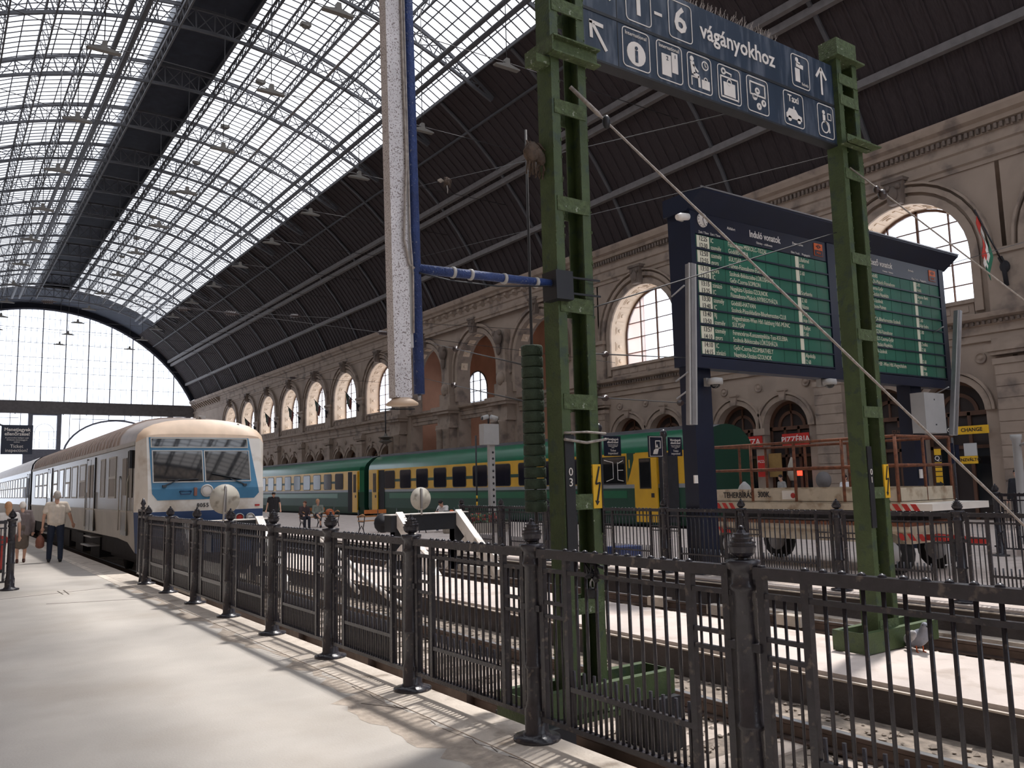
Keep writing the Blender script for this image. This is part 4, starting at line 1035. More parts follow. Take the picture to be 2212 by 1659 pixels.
# ================================================================== DEPARTURES BOARD
BYF = 10.0
bo = thing('departures_board', 'large navy departures and arrivals board on two legs with green flap rows', 'departures board', (0, 0, 0))
MB().box(10.95, 19.62, BYF + .02, BYF + .5, 3.66, 6.5).build('case', board_navy, bo)
MB().prism([(9.98, 6.46), (9.62, 6.74), (9.62, 6.79), (10.56, 6.79), (10.56, 6.46)], 10.9, 19.75, 'x').build('hood', board_navy, bo)
MB().box(10.9, 19.75, 9.60, 9.625, 6.775, 6.80).build('hood_edge', steel, bo)
MB().box(10.9, 19.66, 9.93, 10.02, 3.60, 3.80).box(10.95, 11.07, 9.95, 10.02, 3.7, 6.46).box(15.02, 15.27, 9.95, 10.02, 3.7, 6.46).box(19.42, 19.62, 9.95, 10.02, 3.7, 6.46).build('front_frame', board_navy, bo)
for x in (11.03, 18.1): MB().box(x, x + .46, BYF + .14, BYF + .46, 0, 3.70).build('leg', board_navy, bo)
def flapboard(x0, x1, title, sub, lang, tx, rows, clock):
    z1, z0, n = 6.05, 3.82, 8
    hd = MB().box(x0, x1, 9.97, 10.02, z1 + .01, 6.46).build('header_panel', board_navy2, bo)
    text(title, .19, sign_white, hd, (x0 + tx, 9.965, 6.28), align='CENTER', sx=.8, bold=.003)
    for s, x, z, h in sub: text(s, h, sign_white, hd, (x0 + x, 9.965, z), align='CENTER')
    for s, x, z in lang: text(s, .075, sign_white, hd, (x0 + x, 9.965, z), align='CENTER')
    lg = MB().box(x1 - .42, x1 - .14, 9.958, 9.97, 6.14, 6.40).build('railway_logo', orange_m, hd)
    MB().box(x1 - .41, x1 - .15, 9.955, 9.96, 6.145, 6.26).build('logo_band', board_navy2, hd)
    text('MÁV', .075, orange_m, hd, (x1 - .28, 9.952, 6.2), align='CENTER')
    em = MB(); c = (x1 - .28, 6.335)
    for a in range(0, 360, 30):
        p = math.radians(a); q = math.radians(a + 30); em.bar((c[0] + .045 * math.cos(p), 9.955, c[1] + .035 * math.sin(p)), (c[0] + .045 * math.cos(q), 9.955, c[1] + .035 * math.sin(q)), .014, .004, (0, 1, 0))
    em.bar((c[0] - .085, 9.955, c[1]), (c[0] + .085, 9.955, c[1]), .016, .004, (0, 1, 0)); em.build('logo_wheel', board_navy2, hd)
    if clock:
        ck = hd
        cx, cz = 11.29, 6.33; f = MB().lathe([(.135, 9.968), (.135, 9.955), (.0, 9.954)], (cx, 0, cz), 24, 'y').build('dial', sign_white, ck)
        hnd = MB()
        for k in range(12):
            a = PI * k / 6; hnd.bar((cx + .10 * math.sin(a), 9.952, cz + .10 * math.cos(a)), (cx + .125 * math.sin(a), 9.952, cz + .125 * math.cos(a)), .012, .003, (0, 1, 0))
        hnd.bar((cx, 9.95, cz), (cx + .02, 9.95, cz + .07), .014, .003, (0, 1, 0)); hnd.bar((cx, 9.949, cz), (cx + .05, 9.949, cz - .1), .010, .003, (0, 1, 0)); hnd.build('hands', black_p, ck)
    dz = (z1 - z0) / n
    fm = MB().box(0, x1 - x0, 9.985, 10.02, .035, dz).mesh('flap_row', flap_green)
    lip = MB().box(-.04, x1 - x0 + .06, 9.955, 10.02, 0, .03).mesh('row_lip', board_navy)
    tr = MB().box(0, .11, 9.978, 9.985, .04, dz - .01).mesh('track_flap', flap_cream); tm = MB().box(.06, .39, 9.978, 9.985, .045, dz - .012).mesh('time_flap', flap_cream)
    seam = MB()
    for k in range(1, 10): seam.box((x1 - x0) * k / 10, (x1 - x0) * k / 10 + .008, 9.982, 9.985, .04, dz)
    seam = seam.mesh('flap_seam', coach_dgreen)
    for i in range(n):
        zb = z1 - dz * (i + 1)
        r = inst('flap_row', fm, bo, (x0, 0, zb)); inst('row_lip', lip, r); inst('flap_seam', seam, r)
        inst('track_flap', tr, r, ((x1 - x0) * .735, 0, 0)); inst('time_flap', tm, r)
        for j in range(2):
            t, k, d, nme = rows[2 * i + j]; zz = dz * (.72 - .46 * j) + .01
            if t: text(t, .125, chassis, r, (.225, 9.974, zz), align='CENTER', sx=.82)
            if k: text(k, .125, flap_cream, r, (.42, 9.98, zz), sx=.72)
            if d:
                o = text(d, .125, flap_cream, r, ((.9 if k else .9), 9.98, zz), sx=.72)
                w = o.dimensions.x if False else max(v.co.x for v in o.data.vertices)
                mx = ((x1 - x0) * .735 - .92)
                if w * .72 > mx: o.scale = (mx / w, 1, 1)
            if nme: text(nme, .12, flap_cream, r, ((x1 - x0) * .735 + .13, 9.98, zz), sx=.72)
dep = [('12:25', 'IC', 'Füzesabony-MISKOLC-TISZAI', 'Lillafüred'), ('12:30', 'személy', 'Gödöllő-TURA', 'S 80'), ('12:50', 'személy', 'SÜLYSÁP', 'S 60'), ('12:55', 'gyors', 'Hatvan-Füzesabony-EGER', ''), ('13:10', 'gyors', 'Szolnok-Békéscsaba-LŐKÖSHÁZA', ''), ('13:10', 'IC', 'Győr-Csorna-SOPRON', 'Scarbantia'), ('13:15', 'zónázó', 'Nagykáta-Újszász-SZOLNOK', 'Z 60'), ('13:25', 'IC', 'Füzesabony-Miskolc-NYÍREGYHÁZA', 'Rózsa'), ('13:30', 'személy', 'Gödöllő-HATVAN', 'S 80'), ('13:40', 'IC', 'Szolnok-Püspökladány-Biharkeresztes-CLUJ', 'Ady Endre'), ('13:40', 'RJ', 'Hegyeshalom-Wien Hbf.-Salzburg Hbf.-MÜNC', 'RailJet'), ('13:50', 'személy', 'SÜLYSÁP', 'S 60'), ('13:57', 'személy', 'Ferencváros-Kunszentmiklós-Tass-KELEBIA', ''), ('14:10', 'gyors', 'Szolnok-Békéscsaba-LŐKÖSHÁZA', ''), ('14:10', 'IC', 'Győr-Csorna-SZOMBATHELY', 'Alpokalja'), ('14:15', 'zónázó', 'Nagykáta-Újszász-SZOLNOK', 'Z 60')]
arr = [('', '', s, t) for s, t in (('HATVAN-Gödöllő', 'S 80'), ('NYÍREGYHÁZA-Miskolc-Füzesabony', 'Holló'), ('SOPRON-Csorna-Győr', 'Sopron Bank'), ('SZOLNOK-Újszász-Nagykáta', 'Z 60'), ('BÉKÉSCSABA-Szolnok', ''), ('EGER-Füzesabony-Hatvan', ''), ('SÜLYSÁP', 'S 60'), ('CLUJ-NAPOCA-Biharkeresztes-Szolnok', 'Ady Endre'), ('HATVAN-Gödöllő', 'S 80'), ('MISKOLC-TISZAI-Füzesabony', ''), ('SZOMBATHELY-Csorna-Győr', 'Zrofikó'), ('SZOLNOK-Újszász-Nagykáta', 'Z 60'), ('LŐKÖSHÁZA-Szolnok', ''), ('', 'S 60'), ('MÜNCHEN HBF.-Wien Hbf.-Hegyeshalom', 'Rail'), ('GÖDÖLLŐ', 'S 80'))]
flapboard(11.07, 15.02, 'Induló vonatok', [('Zeit / Time', .24, 6.1, .06), ('Zeit / Time', .55, 6.1, .06), ('Útirány - célállomás', 1.95, 6.13, .06), ('Gleis Track', 2.9, 6.1, .06), ('Megjegyzés', 3.25, 6.1, .06)], [('Abfahrt', 1.0, 6.29), ('Departures', 3.0, 6.29)], 1.98, dep, True)
flapboard(15.27, 19.42, 'Érkező vonatok', [('Honnan - honnan', 2.0, 6.13, .06), ('Gleis Track', 3.1, 6.1, .06), ('Megjegyzés', 3.45, 6.1, .06)], [('Arrivals', 2.95, 6.28)], 1.7, arr, False)
MB().box(18.0, 18.85, 9.78, 10.1, 2.55, 3.45).build('cabinet', zinc, bo)
MB().box(18.4, 18.45, 9.775, 9.785, 2.72, 2.75).lathe([(.02, 9.775), (.02, 9.785)], (18.42, 0, 3.3), 8, 'y').build('cabinet_lock', black_p, bo)
MB().box(10.87, 10.95, 10.07, 10.1, 1.58, 1.72).build('paper_label', sign_white, bo); MB().box(18.12, 18.22, 10.07, 10.1, 1.55, 1.75).build('paper_label', sign_white, bo)
def dome(label, x, y, z):
    t = thing('dome_camera', label, 'camera', (x, y, z))
    MB().box(-.05, .05, -.02, .1, -.12, .03).bar((0, 0, 0), (0, -.12, 0), .03).build('bracket', zinc, t)
    MB().lathe([(.03, .02), (.13, -.0), (.14, -.06), (.13, -.11)], (0, -.18, 0), 14).build('housing', zinc, t); MB().ell((0, -.18, -.11), .09, .09, .07).build('dome', dark_glass, t)
dome('white dome camera on the board leg below the clock', 11.35, 10.1, 3.42)
dome('grey dome camera hanging between the departures and arrivals halves of the board', 14.75, 10.1, 3.58)
dome('small white dome camera beside the cabinet of the departures board', 18.75, 10.1, 3.42)
scm = thing('bullet_camera', 'white security camera on the board corner beside the clock', 'camera', (10.92, 10.1, 6.3))
MB().bar((0, 0, 0), (-.16, -.02, .0), .04).build('arm', zinc, scm); MB().tube([(-.02, -.16, .02), (-.2, -.14, 0), (-.28, -.13, -.02)], [.06, .07, .05], 10).build('housing', sign_white, scm)
def light_col(label, p, q, arms):
    t = thing('tube_light', label, 'light column', tuple(q)); D = Vector(p) - Vector(q)
    m = MB()
    m.bar((0, 0, 0), D, .14, .1); m.build('casing', steel, t); MB().bar((-.075, -.05, 0), Vector((-.075, -.05, 0)) + D, .02, .03).bar((.075, -.05, 0), Vector((.075, -.05, 0)) + D, .02, .03).build('side_strip', zinc, t)
    for z in arms: MB().tube([(0, 0, z), (.05, .35, z - .12)], .015, 6).build('arm', steel, t)
light_col('tall steel tube light standing off the departures end of the board', (10.62, 9.7, 5.36), (10.45, 9.7, 2.56), (2.4, .9, .6))
light_col('tall steel tube light standing off the arrivals end of the board', (19.66, 9.7, 5.44), (18.95, 9.7, 2.5), (2.5, 1.1))

# ================================================================== LIFT TRAILER
tr = thing('lift_trailer', 'cream scissor lift trailer with rusty guard rails and striped bumpers', 'lift trailer', (13.0, 7.6, 0))
W, Ln = 1.7, 3.98
bsk = MB().box(0, .03, 0, Ln, 1.2, 1.43).box(W - .03, W, 0, Ln, 1.2, 1.43).box(0, W, 0, .03, 1.2, 1.43).box(0, W, Ln - .03, Ln, 1.2, 1.43).box(0, W, 0, Ln, 1.17, 1.21); bsk.build('basket', trailer_w, tr)
MB().box(-.05, W + .05, -.06, Ln + .06, 1.06, 1.17).build('deck_frame', trailer_w, tr)
for x in (0, W):
    for k in range(5): MB().tube([(x, .02 + (Ln - .04) * k / 4, 1.2), (x, .02 + (Ln - .04) * k / 4, 2.28)], .028, 8).build('stanchion', rust, tr)
    for z in (1.8, 2.28): MB().tube([(x, .02, z), (x, Ln - .02, z)], .026, 8).build('guard_rail', rust, tr)
for y in (.02, Ln - .02):
    for z in (1.8, 2.28): MB().tube([(0, y, z), (W, y, z)], .026, 8).build('guard_rail', rust, tr)
    MB().tube([(W / 2, y, 1.2), (W / 2, y, 2.28)], .026, 8).build('stanchion', rust, tr)
stm = MB().prism([(0, 0), (.09, 0), (.16, .11), (.07, .11)], -.058, -.05, 'x').mesh('warning_stripe', warn_red)
for y in [Ln - .6 + .17 * k for k in range(4)] + [-.04 + .17 * k for k in range(4)]: inst('warning_stripe', stm, tr, (0, y, 1.06))
stm2 = MB().prism([(0, 0), (.09, 0), (.16, .11), (.07, .11)], -.01, 0, 'x').mesh('warning_stripe', warn_red)
for y in (-.35, -.2): inst('warning_stripe', stm, tr, (0, y, 1.06))
MB().box(-.05, 1.75, -.55, -.06, 1.06, 1.17).build('bumper', warn_white, tr)
MB().box(.05, W - .05, -.1, Ln + .05, .52, .72).box(.02, W, -.1, Ln + .05, .72, .80).build('chassis', trailer_w, tr)
MB().box(.0, W, -.1, Ln + .05, .80, .86).build('rust_rail', rust, tr)
for y in (Ln - .1, -.08): 
    for k in range(3): inst('warning_stripe', stm, tr, (.08, y - .3 + .17 * k, .58))
sc = MB()
for x in (.3, W - .3):
    for k in range(2): sc.bar((x, .4, .85 + .0), (x, Ln - .4, 1.08), .08, .1); sc.bar((x, Ln - .4, .85), (x, .4, 1.08), .08, .1)
sc.build('scissor_arms', chassis, tr); MB().box(.12, W - .12, .2, Ln - .2, .84, 1.06).build('mechanism_box', black_p, tr)
wh = MB().lathe([(.20, -.09), (.33, -.09), (.36, -.05), (.36, .05), (.33, .09), (.2, .09)], n=20, axis='x').mesh('wheel', rubber)
hb = MB().lathe([(.2, -.095), (.19, -.06), (.08, -.07), (.06, -.1)], n=12, axis='x').mesh('hub', zinc)
for x in (.14, W - .14):
    for y in (.28, Ln - .35): w_ = inst('wheel', wh, tr, (x, y, .36)); inst('hub', hb, w_)
MB().bar((W / 2, -.1, .6), (W / 2, -.9, .55), .1, .1).tube([(W / 2 - .5, -.2, .62), (W / 2 - .55, -.55, .62)], .05, 8).build('tow_bar', warn_red, tr)
MB().tube([(.2, -.6, .05), (.2, -.6, .55)], .03, 8).bar((.08, -.6, .22), (.32, -.6, .22), .02).build('jack_leg', zinc, tr)
text('TEHERBÍRÁS', .155, black_p, tr, (-.006, Ln - .28, 1.315), rot=(PI/2, 0, -PI/2), sx=.85, bold=.002); text('300K.', .15, black_p, tr, (-.006, Ln - 1.12, 1.325), rot=(PI/2, 0, -PI/2), sx=.85, bold=.002)
MB().box(-.006, 0, 2.0, 2.3, 1.24, 1.40).build('warning_label', warn_white, tr); MB().lathe([(.05, -.01), (.05, -.006)], (0, 2.06, 1.31), 14, 'x').build('stop_mark', warn_red, tr)
MB().lathe([(.16, 1.2), (.17, 1.35), (.1, 1.5), (.02, 1.58)], (.5, Ln - .4, 0), 8).build('tool_sack', zinc, tr)

# ================================================================== TRAINS
def loft(mb, secs, i0, i1, j0=0, j1=None, smooth=True):
    """secs: list of lists of points; faces for points i0..i1 and sections j0..j1"""
    j1 = len(secs) - 1 if j1 is None else j1
    vs = []; fs = []; n = i1 - i0 + 1
    for j in range(j0, j1 + 1): vs += secs[j][i0:i1 + 1]
    for j in range(j1 - j0):
        for i in range(n - 1): fs.append((j*n+i, (j+1)*n+i, (j+1)*n+i+1, j*n+i+1))
    return mb.add(vs, fs, smooth)
def rsec(xc, y, w, zbot, zlow, zsh, zroof, n=12, e=2.4):
    """bogie-coach cross-section from low left over the roof to low right"""
    pts = [(xc - w + .05, y, zbot), (xc - w, y, zlow), (xc - w, y, 1.72), (xc - w, y, zsh)]
    for k in range(1, n):
        t = PI * k / n; c, s = math.cos(t), math.sin(t)
        pts.append((xc - w * math.copysign(abs(c) ** (2 / e), c), y, zsh + (zroof - zsh) * abs(s) ** (2 / e)))
    pts += [(xc + w, y, zsh), (xc + w, y, 1.72), (xc + w, y, zlow), (xc + w - .05, y, zbot)]
    return pts
# ---- blue and silver control car
XB, RB = 5.07, -.30
bt = thing('control_car', 'silver control car with white and blue cab front numbered 8055', 'train car', (0, 0, 0))
YF, YE = 19.2, 42.3
secs = [rsec(XB, YF, 1.245, .30, 1.23, 2.86, 2.95, e=2.8), rsec(XB, YF + .12, 1.29, .30, 1.23, 2.84, 3.14), rsec(XB, YF + .55, 1.42, .35, 1.23, 2.76, 3.30), rsec(XB, YF + 1.4, 1.42, .55, 1.23, 2.76, 3.40), rsec(XB, YF + 2.6, 1.42, .6, 1.23, 2.76, 3.48), rsec(XB, YE, 1.42, .6, 1.23, 2.76, 3.52)]
SH = lambda p: (p[0], p[1] + .26 * max(0, p[2] - 1.72), p[2])
secs[0] = [SH(p) for p in secs[0]]; secs[1] = [(p[0], p[1] + .2 * max(0, p[2] - 1.72), p[2]) for p in secs[1]]
NP = len(secs[0]) - 1
def shb(mb): mb.v = [SH(p) for p in mb.v]; return mb
m = MB(); loft(m, secs, 1, 3, 2, 5, False); loft(m, secs, NP - 3, NP - 1, 2, 5, False); m.build('body_side', inox, bt)
m = MB(); loft(m, secs, 0, 1, 2, 5, False); loft(m, secs, NP - 1, NP, 2, 5, False); m.build('body_sill', inox_l, bt)
m = MB(); loft(m, secs, 3, NP - 3, 2, 5); m.build('roof', train_roof, bt)
m = MB(); loft(m, secs, 1, 3, 0, 2); loft(m, secs, NP - 3, NP - 1, 0, 2)
m.add([secs[0][1], secs[0][2], secs[0][NP - 2], secs[0][NP - 1]], [(0, 1, 2, 3)]); m.add([secs[0][2], secs[0][3], secs[0][NP - 3], secs[0][NP - 2]], [(0, 1, 2, 3)]); m.build('cab_shell', cab_white, bt)
m = MB(); loft(m, secs, 3, NP - 3, 0, 2); m.add(secs[0][3:NP - 2], [tuple(range(NP - 5))]); m.build('cab_brow', cab_beige, bt)
m = MB(); loft(m, secs, 0, 1, 0, 2, False); loft(m, secs, NP - 1, NP, 0, 2, False); m.add([secs[0][0], secs[0][1], secs[0][NP - 1], secs[0][NP]], [(0, 1, 2, 3)]); m.build('cab_skirt', cab_navy, bt)
m = MB(); m.add(secs[5], [tuple(reversed(range(NP + 1)))]); m.build('end_wall', chassis, bt)
ribs = MB(); y = YF + 2.8
while y < YE - .2:
    P = [Vector(p) for p in rsec(XB, y, 1.425, .6, 1.23, 2.76, 3.51)[3:-3]]
    for a, b in zip(P, P[1:]): ribs.bar(a, b, .035, .03, (0, 1, 0))
    y += .52
ribs.build('roof_ribs', train_roof, bt, kind='stuff')
MB().bar((XB - 1.43, YF + .6, 2.74), (XB - 1.43, YE, 2.74), .03, .09).bar((XB - 1.432, YF + .6, 1.24), (XB - 1.432, YE, 1.24), .02, .04).build('cant_rail', inox_l, bt)
# front mask, windows, lights
yf = YF - .008
def fpoly(pts, d, mname, name, par=bt): return shb(MB().prism(pts, yf - d, yf + .02, 'y')).build(name, mname, par)
mask = fpoly([(XB - 1.20, 2.86), (XB - 1.17, 1.72), (XB + 1.13, 1.72), (XB + .98, 2.86)][::-1], .006, cab_blue, 'blue_mask'); fpoly([(XB - 1.17, 1.72), (XB - 1.16, 1.62), (XB - 1.05, 1.48), (XB + 1.04, 1.48), (XB + 1.15, 1.6), (XB + 1.13, 1.72)][::-1], .006, cab_blue, 'mask_panel', mask)
fpoly([(XB - 1.16, 2.64), (XB + .94, 2.64), (XB + .94, 2.84), (XB - 1.16, 2.84)], .012, dark_glass, 'destination_glass', mask)
fr = MB()
def frame(m, x0, x1, z0, z1, w, d, y=None):
    y = yf if y is None else y
    m.box(x0 - w, x1 + w, y - d, y, z1, z1 + w); m.box(x0 - w, x1 + w, y - d, y, z0 - w, z0); m.box(x0 - w, x0, y - d, y, z0, z1); m.box(x1, x1 + w, y - d, y, z0, z1)
frame(fr, XB - 1.15, XB + .93, 2.65, 2.83, .02, .02); shb(fr).build('display_frame', inox_l, mask)
w1 = fpoly([(XB - 1.13, 1.88), (XB - .10, 1.88), (XB - .10, 2.55), (XB - 1.13, 2.55)], .012, dark_glass, 'windscreen', mask)
w2 = fpoly([(XB - .03, 1.89), (XB + .98, 1.9), (XB + .93, 2.55), (XB - .03, 2.55)], .012, dark_glass, 'windscreen', mask)
fr = MB(); frame(fr, XB - 1.13, XB - .10, 1.88, 2.55, .022, .022); shb(fr).build('screen_frame', zinc, mask)
fr = MB(); frame(fr, XB - .03, XB + .95, 1.88, 2.55, .022, .022); shb(fr).build('screen_frame', zinc, mask)
for x0, x1, zz in ((XB - .92, XB - .2, 1.80), (XB + .82, XB + .1, 1.82)):
    wm_ = MB(); wm_.bar((x0, yf - .03, 1.79), (x0 + (x1 - x0) * .45, yf - .05, 1.93), .025, .02).bar((x0 + (x1 - x0) * .1, yf - .045, 1.91), (x1, yf - .045, 1.93 + (.12 if x1 > XB else 0)), .02, .015).cbox((x0, yf - .03, 1.78), .08, .05, .05); shb(wm_).build('wiper', black_p, mask)
MB().lathe([(.14, yf + .0), (.14, yf - .03), (.115, yf - .04), (.105, yf - .02)], (XB - .02, 0, 1.665), 20, 'y').build('headlight_rim', zinc, bt)
MB().lathe([(.105, yf - .0), (.10, yf - .025), (.02, yf - .035)], (XB - .02, 0, 1.665), 18, 'y').build('headlight_lens', sign_white, bt)
MB().box(XB - .3, XB - .24, yf - .06, yf, 1.56, 1.74).build('coupling_socket', mat('socket_brown', S(140, 96, 84), .6), bt)
MB().tube([(XB - .6, yf, 1.66), (XB - .57, yf - .03, 1.60), (XB - .38, yf - .03, 1.60), (XB - .35, yf, 1.66)], .012, 6).tube([(XB - .6, yf - .02, 1.665), (XB - .35, yf - .02, 1.665)], .01, 6).build('grab_handle', cab_navy, bt)
text('8055', .125, black_p, bt, (XB - .10, yf - .004, 1.345), align='CENTER', bold=.002, space=1.08)
lmp = MB().lathe([(.10, 0), (.10, -.08), (.085, -.09), (.08, -.05)], n=18, axis='y').mesh('lamp_rim', zinc)
lw = MB().lathe([(.085, 0), (.075, -.06), (.01, -.075)], n=16, axis='y')
lwr, lww = lw.mesh('lamp_lens', warn_red), lw.mesh('lamp_lens', sign_white)
for s in (-1, 1):
    for d, me in ((.70, lwr), (.94, lww)):
        r_ = inst('lamp_rim', lmp, bt, (XB + s * d, yf, 1.04)); inst('lamp_lens', me, r_)
MB().box(XB + 1.06, XB + 1.16, yf - .03, yf, 1.29, 1.33).build('marker_light', warn_red, bt)
for s in (-1, 1): MB().tube([(XB + s * .875, YF, .76), (XB + s * .875, YF - .45, .76), (XB + s * .875, YF - .46, .76), (XB + s * .875, YF - .5, .76)], [.09, .08, .23, .23], 16).build('buffer', chassis, bt)
MB().box(XB - 1.15, XB + 1.15, YF + .1, YF + .3, .0, .5).build('pilot_beam', chassis, bt)
MB().box(XB - .05, XB + .12, YF + .75, YF + .95, 3.28, 3.40).tube([(XB, YF + .8, 3.37), (XB, YF + .6, 3.36)], .03, 8).build('roof_horn', zinc, bt); MB().tube([(XB + .8, YF + .7, 3.2), (XB + .8, YF + .5, 3.19)], .03, 8).cbox((XB + .8, YF + .7, 3.18), .14, .1, .1).build('roof_horn', zinc, bt)
# side windows and doors (platform side)
XS = XB - 1.42
def swin(par, ya, yb, z0, z1, split, x=XS, s=-1, glass=pane_pale):
    f = MB(); xo = x + s * .012; a, b = sorted((x - s * .01, xo))
    w = .045
    f.box(a, b, ya - w, yb + w, z1, z1 + w).box(a, b, ya - w, yb + w, z0 - w, z0).box(a, b, ya - w, ya, z0, z1).box(a, b, yb, yb + w, z0, z1)
    if split: f.box(a, b, ya, yb, (z0 + z1) / 2 - .03, (z0 + z1) / 2 + .03)
    o = f.build('window_frame', inox_l, par)
    c, d = sorted((x - s * .02, x + s * .005))
    if split: MB().box(c, d, ya, yb, (z0 + z1) / 2 + .03, z1).build('window_pane', glass, o); MB().box(c, d, ya, yb, z0, (z0 + z1) / 2 - .03).build('window_pane', dark_glass, o)
    else: MB().box(c, d, ya, yb, z0, z1).build('window_pane', glass, o)
def sdoor(par, ya, yb, z0, z1, x=XS):
    d = MB().box(x - .018, x + .02, ya, yb, z0, z1).build('door', inox, par); h = (yb - ya)
    MB().box(x - .024, x, ya + .14 * h, ya + .44 * h, 1.55, 2.45).box(x - .024, x, ya + .56 * h, ya + .86 * h, 1.55, 2.45).build('door_pane', dark_glass, d)
    MB().box(x - .021, x, (ya + yb) / 2 - .015, (ya + yb) / 2 + .015, z0, z1).box(x - .021, x, ya - .03, ya, z0, z1 + .04).box(x - .021, x, yb, yb + .03, z0, z1 + .04).build('door_seal', black_p, d)
    MB().tube([(x - .03, ya - .1, .75), (x - .03, ya - .1, 1.7)], .012, 6).build('handrail', inox_l, d); MB().tube([(x - .03, yb + .1, .75), (x - .03, yb + .1, 1.7)], .012, 6).build('handrail', inox_l, d)
    MB().box(x - .12, x + .3, ya, yb, .25, .28).box(x - .05, x + .3, ya, yb, .48, .51).build('step', zinc, d)
def cab_side(par, sh):
    pass
swin(bt, 22.05, 22.9, 1.58, 2.5, True); swin(bt, 23.6, 24.15, 1.6, 2.5, False)
sdoor(bt, 25.1, 26.45, .66, 2.6)
for ya in (26.85, 28.5, 30.1, 31.7, 33.4): swin(bt, ya, ya + 1.05, 1.58, 2.48, ya in (26.85, 30.1, 33.4))
sdoor(bt, 34.9, 36.1, .66, 2.6)
for ya in (36.6, 38.2, 39.8): swin(bt, ya, ya + 1.05, 1.58, 2.48, True)
d = MB().box(XS - .01, XS + .02, 20.5, 21.2, .7, 2.6).build('cab_door', inox, bt)
MB().box(XS - .016, XS, 20.6, 21.1, 1.6, 2.45).build('door_pane', dark_glass, d); MB().tube([(XS - .03, 21.35, .8), (XS - .03, 21.35, 1.9), (XS - .01, 21.45, 2.05)], .013, 6).build('handrail', inox_l, d); MB().tube([(XS - .03, 20.4, .8), (XS - .03, 20.4, 1.9), (XS - .01, 20.3, 2.05)], .013, 6).build('handrail', inox_l, d)
MB().box(XS - .012, XS, 19.95, 20.4, 1.55, 2.6).build('cab_side_window', dark_glass, bt); MB().box(XS - .06, XS, 20.0, 20.12, 2.2, 2.6).build('mirror', black_p, bt)
u = MB(); u.box(XB - 1.2, XB + 1.2, YF + .7, YE, .15, .62); 
for yb in (22.5, 38.9):
    for dy in (-1.25, 1.25):
        for s in (-1, 1): u.lathe([(.46, -.06), (.46, .06)], (XB + s * .76, yb + dy, .16), 18, 'x')
    u.box(XB - 1.1, XB - .95, yb - 1.8, yb + 1.8, .05, .35); u.box(XB + .95, XB + 1.1, yb - 1.8, yb + 1.8, .05, .35)
for yb in (26, 29, 32, 35): u.box(XB - 1.25, XB - .6, yb - .9, yb + .6, -.05, .5)
u.build('underframe', chassis, bt)
# ---- following silver coach
b2 = thing('passenger_coach', 'silver passenger coach coupled behind the control car', 'train car', (0, 0, 0))
s2 = [rsec(XB, 43.1, 1.42, .6, 1.23, 2.76, 3.56), rsec(XB, 69, 1.42, .6, 1.23, 2.76, 3.56)]
m = MB(); loft(m, s2, 1, 3); loft(m, s2, NP - 3, NP - 1); m.build('body_side', inox, b2); m = MB(); loft(m, s2, 0, 1); loft(m, s2, NP - 1, NP); m.build('body_sill', inox_l, b2)
m = MB(); loft(m, s2, 3, NP - 3); m.build('roof', train_roof, b2); MB().add(s2[0], [tuple(range(NP + 1))]).build('end_wall', chassis, b2)
MB().box(XB - .6, XB + .6, 42.31, 43.1, .7, 2.9).build('gangway', rubber, b2)
for k in range(14): swin(b2, 45 + 1.65 * k, 46.1 + 1.65 * k, 1.58, 2.48, True)
sdoor(b2, 43.5, 44.5, .66, 2.6)
MB().box(XB - 1.2, XB + 1.2, 43.3, 68.8, .0, .62).build('underframe', chassis, b2)

